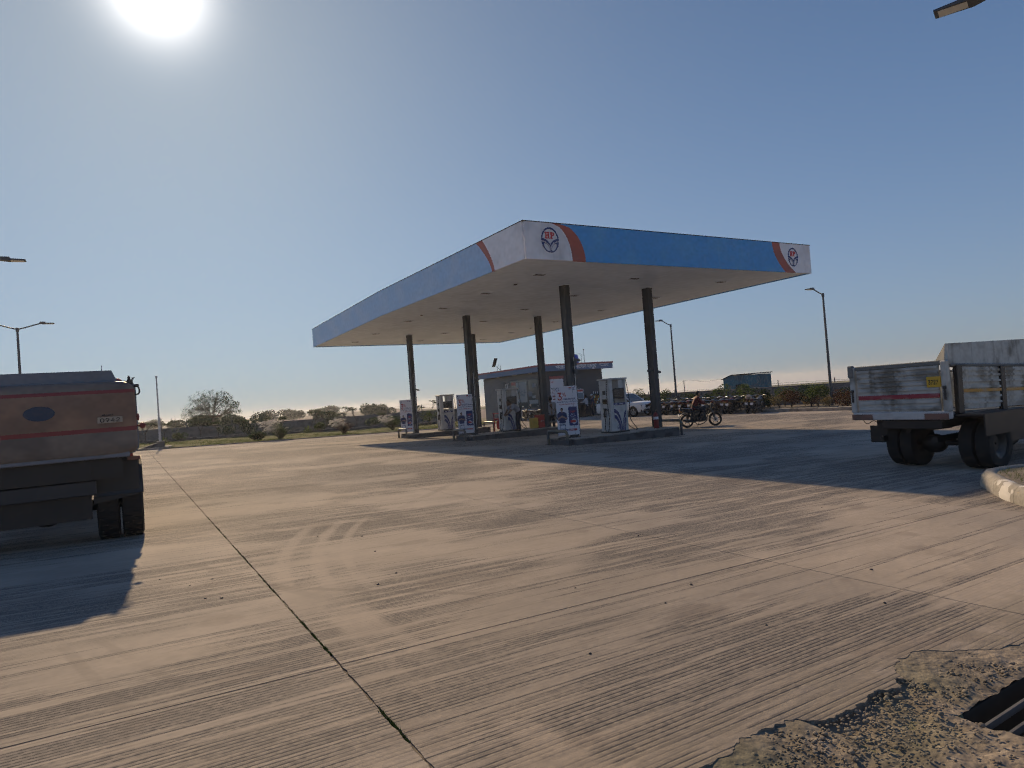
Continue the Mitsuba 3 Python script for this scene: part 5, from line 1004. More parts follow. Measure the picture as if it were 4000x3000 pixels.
# hedge of crotons along the right wall
hr = np.random.default_rng(6); names = {'m_leaf_dark': 'dark green', 'm_leaf': 'green', 'm_leaf_red': 'reddish', 'm_leaf_light': 'yellow green', 'm_leaf_dry': 'dry straw coloured'}
hy = [3.2, 4.3, 5.3, 6.2, 7.1, 7.9, 8.9, 9.8, 10.8, 11.8, 12.9, 14.0, 15.2, 16.4, 17.6, 18.9, 20.3, 21.6, 23.0, 24.4]
hm = ['m_leaf_dark', 'm_leaf_red', 'm_leaf', 'm_leaf_red', 'm_leaf_dark', 'm_leaf_light', 'm_leaf_dark', 'm_leaf_red', 'm_leaf_light', 'm_leaf_dark', 'm_leaf', 'm_leaf_light', 'm_leaf', 'm_leaf_light', 'm_leaf_dark', 'm_leaf', 'm_leaf_dark', 'm_leaf', 'm_leaf_dark', 'm_leaf']
where = ['behind the right truck tailgate', 'just left of the right truck', 'near the right truck', 'at the foot of the nearer street lamp', 'beside the nearer street lamp', 'left of the nearer street lamp', 'midway along the right hedge', 'low in the middle of the right hedge', 'between the hedge middle and the motorcycles', 'right of the last motorcycle', 'behind the last motorcycle', 'tall, below the right end of the blue shed', 'behind the parked motorcycles under the shed', 'below the left corner of the blue shed', 'behind the motorcycle row left of the shed', 'behind the rider', 'left of the rider', 'at the foot of the farther street lamp', 'left of the farther street lamp', 'behind the white car']
for i, (y, m, wd) in enumerate(zip(hy, hm, where)):
    h = hr.uniform(.9, 1.25) if i not in (11, 13) else 1.65
    if i < 4 and m == 'm_leaf_red': h = .75
    shrub((24.2 + hr.uniform(-.7, 1.4), y, SZ + .1), h, hr.uniform(.55, .8), 800, 70 + i, m, f'{names[m]} shrub {wd}', .13, 'hedge shrubs along the right wall')
for i in range(42): 
    y = hr.uniform(2.5, 14) if i % 3 else hr.uniform(2.5, 26); shrub((hr.uniform(22.9, 26.5), y, SZ + .1), hr.uniform(.4, 1.0), hr.uniform(.3, .6), 260, 120 + i, ('m_leaf_red', 'm_leaf_dry', 'm_leaf_dark')[i % 3], ('low reddish plant in the right planting strip', 'low straw coloured plant in the right planting strip', 'low dark plant in the right planting strip')[i % 3], .11, ('low reddish edging plants', 'low dry edging plants', 'low dark edging plants')[i % 3], 'low_plant', 'plant')
shrub((26.3, 22.4, SZ + .1), 1.75, .55, 420, 161, 'm_leaf', 'tall thin leafy shrub beside the farther street lamp', .15); shrub((26.6, 25.9, SZ + .1), 1.9, .5, 300, 162, 'm_leaf', 'tall thin leafy shrub left of the nearest right column', .15)
# wide bare tree beyond the left wall
def tree(loc, h, label, seed, spread=.9, lev=4, leafn=14, L=.20, mat='m_leaf_dark', name='tree', trunk=.30, r0=.11):
    k = thing(name, label, 'tree', loc, 0); g = np.random.default_rng(seed); s, P, D = MB(), [], []
    def grow(p, d, Ln, rad, l):
        q = p + d * Ln; s.tube(spline([p, (p + q) / 2 + g.normal(0, .04 * Ln, 3), q], 5), rad, 6, rad * .7)
        if l <= 1:
            for t in (.4, .7, 1.0) if l == 1 else (.6, 1.0):
                for i in range(leafn // 2): P.append(p + (q - p) * t + g.normal(0, .10, 3)); D.append(np.array([g.normal(), g.normal(), g.normal(0, .4)]))
        if l == 0: return
        n = 3 if l > 1 else 2
        for i in range(n):
            a = g.uniform(0, 6.28) if l < lev else i * 2.1 + g.uniform(-.3, .3); nd = d * .75 + np.array([math.cos(a), math.sin(a), .12]) * spread * g.uniform(.6, 1.0); grow(q, nd / np.linalg.norm(nd), Ln * g.uniform(.62, .82), rad * .66, l - 1)
    grow(np.zeros(3), np.array([0, 0, 1.0]), h * trunk, r0, lev)
    part(k, 'trunk', s, 'm_bark', True); part(k, 'crown', leaves(np.array(P), np.array(D), g.uniform(.6, 1.1, len(P)) * L, g.uniform(.25, .4, len(P)) * L, seed), mat, kind='stuff')
    return k
k = thing('tree', 'wide open crowned tree with bare forking limbs above the left wall', 'tree', (-1.9, 57, -.2)); g = np.random.default_rng(4); s = MB(); f0 = np.array([0, 0, 1.75])
s.tube(spline([(0, 0, 0), (.03, 0, .9), f0], 6), .13, 8, .09); P, D, mains = [], [], []
for i in range(11):
    a = i * 2.4; el = .28 + 1.15 * ((i * .618) % 1); d = np.array([math.cos(a) * math.cos(el), math.sin(a) * math.cos(el) * .8, math.sin(el)]); e = f0 + d * np.array([1.7, 1.7, 1.75]) * g.uniform(.85, 1.1); c = spline([f0, f0 + (e - f0) * .5 + g.normal(0, .08, 3) - [0, 0, .10], e], 8); s.tube(c, .055, 6, .022); mains.append(c)
for i in range(230):
    a, q = g.uniform(0, 6.28), g.uniform(.02, 1.0); el = math.asin(q); r_ = g.uniform(.72, 1.04); t = f0 + np.array([math.cos(a) * math.cos(el) * 2.75, math.sin(a) * math.cos(el) * 2.3, math.sin(el) * 2.75]) * r_ + g.normal(0, .10, 3); m = min(mains, key=lambda c: np.linalg.norm(c[5] - t)); b = m[g.integers(3, 8)]
    s.tube(spline([b, (b + t) / 2 + g.normal(0, .07, 3), t], 5), .017, 4, .006)
    for w in range(8): P.append(t + g.normal(0, .13, 3)); D.append(g.normal(0, 1, 3))
part(k, 'trunk', s, 'm_bark', True); part(k, 'crown', leaves(np.array(P), np.array(D), g.uniform(.14, .27, len(P)), g.uniform(.05, .10, len(P)), 4), 'm_leaf_dark', kind='stuff')
# bushes and tree clumps beyond the wall, fading into the distance
br = np.random.default_rng(12)
def bush(x, y, h, r, seed, label, far=True):
    k = thing('far_tree', label, 'tree', (x, y, -.3 - max(0, .004 * (math.hypot(x + 9, y + 15) - 185))), 0, 'distant trees on the left horizon'); m = MB().tube([(0, 0, 0), (0, 0, h * .5)], .12, 6, .06)
    part(k, 'trunk', m, 'm_bark'); Ps, Ds = [], []
    for i in range(5):
        c = np.array([br.normal(0, r * .5), br.normal(0, r * .4), h * br.uniform(.45, .78)]); p, d = blob(260, r * .55, c, seed * 7 + i, .75); Ps.append(p); Ds.append(d)
    part(k, 'crown', leaves(np.vstack(Ps), np.vstack(Ds) + br.normal(0, .6, (1300, 3)), r * .20, r * .12, seed), 'm_leaf_far', kind='stuff')
def pix(q): d = np.array([q[0], q[1], 0.5]) - CAM; return 2000 + 2551 * (d @ RT) / (d @ FW)
far_list = []
for i in range(44):
    azd = br.uniform(-9, 26); dd = br.uniform(110, 330); a = math.radians(azd); far_list.append((CAM[0] + dd * math.sin(a), CAM[1] + dd * math.cos(a), dd))
far_list = [q for q in far_list if 520 < pix(q) < 1580]
for i, (x, y, dd) in enumerate(far_list): bush(x, y, br.uniform(1.0, 1.9) * (dd / 120) ** .7, br.uniform(1.3, 2.6) * (dd / 130) ** .6, i, 'round dark tree on the distant left horizon')
bush(-1.6, 64, 1.9, 2.2, 90, 'dense dark clump of trees under the wide bare tree'); bush(1.6, 62, 1.9, 1.5, 91, 'green bush just right of the wide bare tree')

# labels for look-alikes, by where they stand
ORD = 'first second third fourth fifth sixth seventh eighth ninth tenth eleventh twelfth thirteenth fourteenth fifteenth sixteenth seventeenth eighteenth nineteenth twentieth'.split()
def order(keys, sectors, fmt):
    at = {k: pix(place[k][:3, 3]) for k in keys}
    for lo, hi, where in sectors:
        for i, k in enumerate(sorted((k for k in keys if lo <= at[k] < hi), key=at.get)): labels[k]['label'] = fmt.format(ORD[i], where)
order([k for k in labels if labels[k].get('group') == 'distant trees on the left horizon' and k.startswith('far_tree') and labels[k]['label'].startswith('round')], [(0, 640, 'left of the flagpole'), (640, 840, 'between flagpole and wide bare tree'), (840, 1090, 'between wide tree and pale grass'), (1090, 1335, 'between pale and brown plumed grass'), (1335, 9999, 'between brown grass and leftmost banner')], '{} from the left of the distant trees {}')
order(stone_keys, [(-9e3, 900, 'left of the long joint'), (900, 2000, 'in the middle of the concrete'), (2000, 9e3, 'on the right part of the concrete')], '{} small loose stone from the left, {}')
for w_ in ('reddish', 'straw coloured', 'dark'): order([k for k in labels if k.startswith('low_plant') and labels[k].get('label', '').startswith('low ' + w_)], [(-9e3, 9e3, w_)], '{} from the left of the low {} plants in the right planting strip')
# ------------------------------------------------------------------ motorcycles
MC = TR(0, 0, 0)
def ring(r0, r1, w, n=30, tf=None):
    return trimesh.creation.revolve(np.array([(r0, -w), (r1 - .012, -w), (r1, -w * .4), (r1, w * .4), (r1 - .012, w), (r0, w), (r0, -w)]), sections=n).apply_transform(tf if tf is not None else np.eye(4))
def motorcycle(label, loc, rz, paint='m_black', lean=0.0, group='motorcycles parked in a row', steer=0.0, cat='motorcycle'):
    """side on along +x, front wheel at x = +0.64; leans about its wheel line"""
    m4 = TR(*loc) @ RZ(math.radians(rz)) @ RX(lean)
    k = thing('motorcycle', label, cat, loc, rz, group, mat4=m4)
    R = .30
    for nm, x, w in (('front_wheel', .64, .045), ('rear_wheel', -.64, .055)):
        tf = TR(x, 0, R) @ RX(math.pi / 2)
        p = part(k, nm, ring(R - .065, R, w, 30, tf), 'm_rubber', 40)
        rm = MB().add(ring(R - .085, R - .06, w * .7, 30, tf)); rm.add(trimesh.creation.cylinder(radius=.05, height=.12, sections=14).apply_transform(tf))
        for i in range(5):
            a = i * 2 * math.pi / 5 + .3; rm.hull([(x + math.cos(a + d) * r, y, R + math.sin(a + d) * r) for r, d in ((.04, .35), (.04, -.35), (R - .075, .07), (R - .075, -.07)) for y in (-.012, .012)])
        part(p, 'rim', rm, 'm_black'); part(p, 'brake_disc', MB().add(ring(.05, .11, .003, 20, TR(x, -.055, R) @ RX(math.pi / 2))), 'm_steel')
    fk = MB()
    for y in (-.075, .075): fk.tube([(.64, y, R), (.46, y, .80)], .022, 8)
    part(k, 'fork', fk, 'm_pole', 40)
    gd = [(.64 + (R + .035) * math.cos(t), R + (R + .035) * math.sin(t)) for t in np.linspace(.35, 2.7, 14)]
    part(k, 'front_mudguard', MB().prism(LineString(gd).buffer(.008, cap_style=2), -.06, .06, RX(math.pi / 2)), paint)
    gd = [(-.64 + (R + .05) * math.cos(t), R + .03 + (R + .05) * math.sin(t)) for t in np.linspace(1.1, 2.9, 12)]
    part(k, 'rear_mudguard', MB().prism(LineString(gd).buffer(.010, cap_style=2), -.075, .075, RX(math.pi / 2)).hull([(-.97, -.07, .46), (-.97, .07, .46), (-1.02, -.06, .28), (-1.02, .06, .28), (-.95, 0, .45)]), 'm_black')
    f = MB().tube([(.44, 0, .80), (.30, 0, .45), (.22, 0, .28), (-.25, 0, .26), (-.34, 0, .5), (-.30, 0, .72)], .024, 8).tube([(.43, 0, .76), (.0, 0, .70), (-.75, 0, .74)], .022, 8)
    for y in (-.09, .09): f.tube([(-.25, y, .33), (-.64, y, R)], .022, 8).tube([(-.64, y * 1.2, R + .02), (-.52, y * 1.2, .70)], .028, 8)
    part(k, 'frame', f, 'm_black', 40)
    e = MB().box(-.18, .16, -.10, .10, .24, .42, .03).hull([(x, y, z) for x, z in ((.05, .40), (.19, .38), (.14, .60), (.0, .62)) for y in (-.085, .085)])
    for i in range(5): e.box(.0, .20, -.10, .10, .43 + .032 * i, .444 + .032 * i)
    for y in (-.115, .115): e.lathe([(0, -.02), (.085, -.02), (.095, 0), (.085, .02), (0, .02)], 18, TR(-.07, y, .32) @ RX(math.pi / 2))
    part(k, 'engine', e, 'm_dark')
    part(k, 'exhaust', MB().tube(spline([(.16, -.06, .46), (.26, -.09, .36), (.16, -.12, .22), (-.3, -.14, .24)], 14), .02, 8).tube([(-.28, -.15, .24), (-.85, -.17, .34)], .045, 10, .05), 'm_dark', 40); part(k, 'lower_cover', MB().hull([(x, y, z) for x, z in ((-.48, .36), (-.42, .66), (.10, .68), (.24, .62), (.22, .32), (.1, .24), (-.3, .25)) for y in (-.07, .07)]), 'm_black')
    part(k, 'fuel_tank', MB().loft([[(x + dx, y * s, z) for y, z in ((0, .70), (.085, .72), (.135, .78), (.12, .86), (.06, zt), (0, zt + .01), (-.06, zt), (-.12, .86), (-.135, .78), (-.085, .72))] for x, dx, s, zt in ((.40, 0, .35, .87), (.34, 0, .8, .91), (.20, 0, 1.05, .93), (.05, 0, .95, .90), (-.08, 0, .6, .84), (-.12, 0, .3, .80))]), paint, 45)
    part(k, 'seat', MB().loft([[(x, y * s, z + zz) for y, z in ((.09, -.05), (.12, 0), (.09, .035), (0, .045), (-.09, .035), (-.12, 0), (-.09, -.05))] for x, s, zz in ((-.05, .7, .79), (-.15, .95, .78), (-.40, 1.15, .79), (-.55, 1.05, .83), (-.80, .8, .85), (-.86, .4, .85))]), 'm_black', 45)
    part(k, 'side_cover', MB().hull([(x, y, z) for x, z in ((-.05, .50), (-.05, .72), (-.42, .76), (-.32, .48)) for y in (-.10, .10)]), paint)
    part(k, 'tail_fairing', MB().hull([(-.42, .10, .74), (-.42, -.10, .74), (-.42, .11, .66), (-.42, -.11, .66), (-.92, .05, .84), (-.92, -.05, .84), (-.92, .05, .76), (-.92, -.05, .76)]), paint)
    part(k, 'tail_lamp', MB().box(-.955, -.915, -.06, .06, .765, .83, .012), 'm_lampred'); part(k, 'number_plate', MB().box(-1.0, -.99, -.09, .09, .52, .64), 'm_print_white')
    gr_ = MB().tube([(-.35, .12, .82), (-.80, .12, .88), (-.93, .10, .90), (-.93, -.10, .90), (-.80, -.12, .88), (-.35, -.12, .82)], .012, 6)
    part(k, 'grab_rail', gr_, 'm_chrome', 40)
    hb = MB().tube(spline([(.28, -.36, 1.02), (.36, -.2, 1.03), (.42, 0, .98), (.36, .2, 1.03), (.28, .36, 1.02)], 14), .012, 6)
    part(k, 'handlebar', hb, 'm_chrome', 40)
    for s in (-1, 1):
        part(k, 'grip', MB().tube([(.36, s * .24, 1.03), (.28, s * .37, 1.02)], .019, 8), 'm_black')
        mr = part(k, 'mirror', MB().tube([(.36, s * .24, 1.03), (.33, s * .30, 1.20)], .006, 6).lathe([(0, 0), (.055, .0), (.05, .018), (0, .022)], 14, TR(.345, s * .31, 1.22) @ RY(-math.pi / 2)), 'm_black', 40)
        part(mr, 'glass', MB().lathe([(0, .001), (.05, .001), (.05, -.002), (0, -.002)], 14, TR(.347, s * .31, 1.22) @ RY(-math.pi / 2)), 'm_chrome')
        for x, z in ((.52, .84), (-.90, .72)): part(k, 'indicator', MB().sph((x, s * .15, z), .026, 1, (1, 1, .8)) if False else MB().add(trimesh.creation.icosphere(subdivisions=1, radius=.026).apply_translation([x, s * .15, z])).tube([(x, s * .06, z), (x, s * .14, z)], .008, 5), 'm_orange')
        part(k, 'foot_peg', MB().tube([(.02, s * .1, .30), (.02, s * .24, .30)], .013, 6), 'm_black')
    part(k, 'headlamp', MB().hull([(.47, y, z) for y in (-.10, .10) for z in (.80, .98)] + [(.60, y, z) for y in (-.075, .075) for z in (.83, .93)] + [(.50, y, 1.04) for y in (-.06, .06)]), 'm_black')
    part(k, 'headlamp_glass', MB().hull([(.605, y, z) for y in (-.065, .065) for z in (.84, .92)] + [(.612, 0, .88)]), 'm_chrome')
    part(k, 'stand', MB().tube([(-.05, .1, .24), (-.12, .24, .0)], .012, 6), 'm_black')
    return k
mr_ = np.random.default_rng(31)
bike0 = motorcycle('black motorcycle ridden by a person in red, standing beyond the pumps', (12.86, 6.42, gz(12.9)), -30.6, group=None)
M('paint_grey', (.10, .11, .12), .35, coat=.5); M('paint_red', (.14, .015, .015), .3, coat=.6); M('paint_blue', (.02, .05, .12), .3, coat=.6)
row = [(21.9, 10.55, 14, 'dark motorcycle with a white plate, last at the right end of the row', 'm_paint_grey'), (22.2, 11.35, 22, 'motorcycle with a yellow cloth on it, second from the right end of the row', 'm_black'), (22.1, 12.2, 10, 'third motorcycle from the right end of the row', 'm_black'), (22.3, 12.95, 8, 'motorcycle with a red tail, fourth from the right end of the row', 'm_paint_red'), (22.1, 13.6, 12, 'fifth motorcycle from the right end of the row', 'm_paint_grey'),
       (22.3, 14.3, 4, 'motorcycle directly right of the seated rider, in the row behind', 'm_black'), (22.1, 15.0, 12, 'motorcycle in the row just behind the rider handlebar', 'm_paint_blue'), (22.4, 15.7, 6, 'motorcycle in the row hidden by the rider', 'm_black'), (22.2, 16.4, 10, 'motorcycle in the row behind the rider back', 'm_paint_red'), (22.3, 17.1, 5, 'motorcycle in the row just left of the rider', 'm_black'), (22.1, 17.8, 12, 'dark motorcycle with white light spots midway between rider and column', 'm_paint_grey'), (22.4, 18.5, 6, 'motorcycle in the row next to the nearest right column', 'm_black'), (22.2, 19.2, 10, 'motorcycle in the row touching the edge of the nearest right column', 'm_black')]
for x, y, a, lab, pt in row:
    dup(bike0, lab, (x, y, SZ), a, {'m_black': 'm_black'}, 'motorcycles parked in a row', mat4=TR(x, y, SZ) @ RZ(math.radians(a + mr_.uniform(-4, 4))) @ RX(mr_.uniform(.05, .14)) @ TR(mr_.uniform(-.15, .15), 0, 0)) if pt == 'm_black' else motorcycle(lab, (x, y, SZ), a + mr_.uniform(-4, 4), pt, mr_.uniform(.05, .14))
for x, y, a, lab in ((17.2, 26.4, -78, 'motorcycle shining in the sun parked at the corner of the station building'), (17.5, 28.6, -105, 'motorcycle parked beside the shop window, left of the other one')):
    dup(bike0, lab, (x, y, SZ), a, None, 'motorcycles parked by the building', mat4=TR(x, y, SZ) @ RZ(math.radians(a)) @ RX(.12))
k = thing('cloth', 'yellow green cloth lying over a parked motorcycle handlebar', 'cloth', (22.45, 11.6, SZ + .98)); P, D = blob(60, .18, (0, 0, 0), 5, .5); part(k, 'fold', trimesh.convex.convex_hull(P), 'm_yellow')
k = thing('pannier', 'grey rounded bag tied on a parked motorcycle seat', 'bag', (21.7, 11.0, SZ + .95)); P, D = blob(80, .2, (0, 0, 0), 8, .6, .8); part(k, 'body', trimesh.convex.convex_hull(P), 'm_plate_cream')
# ------------------------------------------------------------------ white car
M('carpaint', (.66, .67, .68), .25, coat=1.0); M('carblack', (.02, .021, .023), .4); M('grille', (.015, .015, .016), .3, .4); M('carglass', (.03, .045, .055), .05, 0, .8); M('lampglass', (.16, .17, .19), .1, .2)
def car(label, loc, rz):
    k = thing('car', label, 'car', loc, rz)
    # lower body: sections along x (front at +x)
    def sec(x, w, zb, zt, r=.10, tw=.94):
        h = w / 2; return [(x, -h * tw, zb), (x, -h, zb + .12), (x, -h, zt - .22), (x, -h * .97, zt - .08), (x, -h * .88, zt), (x, 0, zt + .015), (x, h * .88, zt), (x, h * .97, zt - .08), (x, h, zt - .22), (x, h, zb + .12), (x, h * tw, zb), (x, 0, zb)]
    S = [(-2.13, 1.30, .42, .92), (-2.08, 1.62, .36, .98), (-1.9, 1.74, .30, 1.02), (-1.2, 1.79, .28, 1.03), (0, 1.79, .26, 1.03), (.8, 1.79, .26, 1.03), (1.2, 1.79, .28, 1.02), (1.6, 1.78, .30, 1.00), (1.9, 1.72, .32, .97), (2.05, 1.60, .36, .90), (2.12, 1.40, .42, .80)]
    body = trimesh.Trimesh(**{a: getattr(loft([sec(*s) for s in S]), a) for a in ('vertices', 'faces')}, process=True)
    mb = m3.Manifold(m3.Mesh(np.array(body.vertices, np.float32), np.array(body.faces, np.uint32)))
    cut = m3.Manifold()
    for x in (-1.30, 1.32):
        cut += m3.Manifold.cylinder(3, .39, .39, 32, True).rotate([90, 0, 0]).translate([x, 0, .34])
    if mb.num_tri() > 0: mb = mb - cut
    part(k, 'body', mb if mb.num_tri() > 0 else body, 'm_carpaint', 35)
    wh = MB()
    part(k, 'arch_liner', MB().box(-1.7, -.9, -.80, .80, .3, .75).box(.92, 1.72, -.80, .80, .3, .75), 'm_carblack')
    G0 = [(-2.0, 1.50, 1.02), (-1.0, 1.62, 1.03), (.55, 1.60, 1.03), (1.05, 1.46, 1.01)]; Tp = [(-1.78, 1.20, 1.56), (-1.1, 1.28, 1.62), (-.1, 1.27, 1.62), (.28, 1.16, 1.58)]
    gh = MB().hull([(x, s * w / 2, z) for x, w, z in G0 + Tp for s in (-1, 1)])
    part(k, 'cabin', gh, 'm_carblack')
    part(k, 'roof', MB().hull([(x, s * w / 2, z) for x, w, z in [(-1.85, 1.24, 1.55), (-1.1, 1.31, 1.615), (-.1, 1.30, 1.615), (.30, 1.18, 1.565), (-1.75, 1.1, 1.60), (-1.1, 1.16, 1.65), (-.1, 1.16, 1.65), (.18, 1.05, 1.61)] for s in (-1, 1)]), 'm_carpaint', 40)
    a, b = np.array([1.06, 0, 1.02]), np.array([.30, 0, 1.565])
    ws = [(1.075, -.66, 1.035), (1.075, .66, 1.035), (.325, .53, 1.565), (.325, -.53, 1.565)]; part(k, 'windscreen', MB().hull(ws + [(x + .012, y, z + .012) for x, y, z in ws]), 'm_carglass')
    for s in (-1, 1):
        wn = [(.72, s * .80, 1.06), (-.25, s * .825, 1.06), (-.25, s * .655, 1.56), (.20, s * .625, 1.54)]; part(k, 'side_window', MB().hull(wn + [(x, y + s * .012, z) for x, y, z in wn]), 'm_carglass')
        wn = [(-.32, s * .825, 1.06), (-1.25, s * .825, 1.06), (-1.15, s * .66, 1.57), (-.32, s * .655, 1.57)]; part(k, 'side_window', MB().hull(wn + [(x, y + s * .012, z) for x, y, z in wn]), 'm_carglass')
        part(k, 'pillar', MB().tube([(1.08, s * .74, 1.02), (.32, s * .60, 1.56)], .035, 6), 'm_carpaint'); part(k, 'pillar', MB().hull([(-1.28, s * .83, 1.03), (-1.7, s * .80, 1.03), (-1.2, s * .66, 1.57), (-1.6, s * .63, 1.57), (-1.28, s * .80, 1.03), (-1.7, s * .77, 1.03), (-1.2, s * .63, 1.57), (-1.6, s * .60, 1.57)]), 'm_carpaint')
        part(k, 'mirror', MB().box(.62, .82, s * .98 - .08, s * .98 + .08, 1.03, 1.17, .03), 'm_carpaint'); part(k, 'roof_rail', MB().tube([(.1, s * .56, 1.66), (-.2, s * .57, 1.69), (-1.3, s * .57, 1.68), (-1.55, s * .54, 1.63)], .018, 6), 'm_carblack')
        part(k, 'cladding', MB().box(-.90, .92, s * .895 - .012, s * .895 + .012, .26, .42), 'm_carblack'); part(k, 'door_handle', MB().box(-.15, .05, s * .905 - .01, s * .905 + .01, .88, .91), 'm_chrome'); part(k, 'door_handle', MB().box(-1.15, -.95, s * .905 - .01, s * .905 + .01, .89, .92), 'm_chrome')
        part(k, 'door_seam', MB().box(-.29, -.28, s * .8955 - .002, s * .8955 + .002, .42, 1.02), 'm_carblack')
        part(k, 'headlamp', MB().hull([(2.135, s * .50, .60), (2.06, s * .80, .58), (2.03, s * .82, .78), (2.12, s * .56, .80), (2.10, s * .50, .60), (1.98, s * .80, .58), (1.98, s * .82, .78), (2.06, s * .56, .80)]), 'm_lampglass'); part(k, 'running_lamp', MB().hull([(2.10, s * .50, .86), (2.03, s * .82, .85), (2.03, s * .82, .88), (2.095, s * .5, .885), (2.03, s * .5, .87), (1.96, s * .82, .865)]), 'm_chrome')
        part(k, 'fog_lamp', MB().box(2.06, 2.12, s * .68 - .05, s * .68 + .05, .47, .52, .01), 'm_chrome'); part(k, 'tail_lamp', MB().box(-2.12, -2.02, s * .68 - .10, s * .68 + .10, .82, .95, .02), 'm_red')
        for x in (-1.30, 1.32):
            tf = TR(x, s * .80, .34) @ RX(math.pi / 2); w = part(k, 'wheel', ring(.22, .34, .10, 30, tf), 'm_rubber', 40)
            r = MB().add(ring(.20, .235, .085, 30, tf)); 
            for i in range(5):
                t = i * 2 * math.pi / 5; r.hull([(x + math.cos(t + d) * q, s * (.80 + yy), .34 + math.sin(t + d) * q) for q, d in ((.04, .6), (.04, -.6), (.21, .14), (.21, -.14)) for yy in (.06, .085)])
            part(w, 'rim', r, 'm_steel')
    part(k, 'grille', MB().hull([(2.14, y, z) for y, z in ((-.50, .80), (.50, .80), (.44, .56), (-.44, .56))] + [(2.06, y, z) for y, z in ((-.52, .81), (.52, .81), (.46, .55), (-.46, .55))]), 'm_grille')
    for i in range(4): part(k, 'grille_bar', MB().box(2.14, 2.147, -.42, .42, .60 + .05 * i, .612 + .05 * i), 'm_steel')
    part(k, 'front_bumper', MB().hull([(x, y, z) for x, y, z in ((2.14, -.6, .34), (2.14, .6, .34), (2.15, -.6, .50), (2.15, .6, .50), (1.95, -.86, .34), (1.95, .86, .34), (1.97, -.87, .46), (1.97, .87, .46), (1.9, 0, .3))]), 'm_carblack')
    part(k, 'skid_plate', MB().box(2.10, 2.165, -.45, .45, .34, .39, .01), 'm_steel'); part(k, 'number_plate', MB().box(2.15, 2.162, -.24, .24, .50, .59), 'm_print_white'); part(k, 'aerial_fin', MB().hull([(-1.5, -.02, 1.62), (-1.5, .02, 1.62), (-1.3, 0, 1.64), (-1.5, 0, 1.74)]), 'm_carblack')
    return k
car('white sport utility car parked facing right, between dispenser and nearest right column', (21.05, 21.1, SZ), -80)
# ------------------------------------------------------------------ people
M('skin', (.20, .11, .07), .55); M('hair', (.012, .010, .009), .5); M('cloth_white', (.55, .55, .57), .8); M('cloth_grey', (.30, .31, .35), .8); M('cloth_dark', (.028, .03, .04), .85); M('cloth_maroon', (.10, .015, .02), .75); M('cloth_navy', (.035, .045, .10), .8); M('leather', (.02, .017, .015), .5); M('pink_trim', (.75, .40, .36), .6)
def bones(list_, refine=.025, n=14):
    """union of sphere hulls, smoothed: one continuous surface"""
    out = m3.Manifold()
    for (p, r), (q, s) in list_:
        A = m3.Manifold.sphere(r, n).translate([float(v) for v in p]); B = m3.Manifold.sphere(s, n).translate([float(v) for v in q]); out += m3.Manifold.batch_hull([A, B])
    q = out.refine_to_length(refine).to_mesh(); m = trimesh.Trimesh(q.vert_properties[:, :3], q.tri_verts, process=True)
    trimesh.smoothing.filter_taubin(m, lamb=.5, nu=.53, iterations=8); return m
def hand(wrist, elbow, side, curl=.5):
    w, e = np.array(wrist, float), np.array(elbow, float); d = w - e; d /= np.linalg.norm(d); u = np.cross(d, [0, 0, 1.0]); u /= np.linalg.norm(u) + 1e-9; v = np.cross(d, u); L = []
    pc = w + d * .075; L.append(((w, .026), (pc, .034)))
    for i, l in enumerate((.072, .082, .077, .060)):
        b = pc + u * (-.030 + .020 * i) + d * .012; m1 = b + d * l * .5 + v * .012 * curl; t = b + d * l * .85 + v * l * .6 * curl; L += [((b, .0095), (m1, .0088)), ((m1, .0088), (t, .0072))]
    tb = w + d * .03 - u * .03 * side; tm = tb + (d * .6 - u * .75 * side) * .035; L += [((tb, .013), (tm, .0105)), ((tm, .0105), (tm + d * .03, .0085))]
    return L
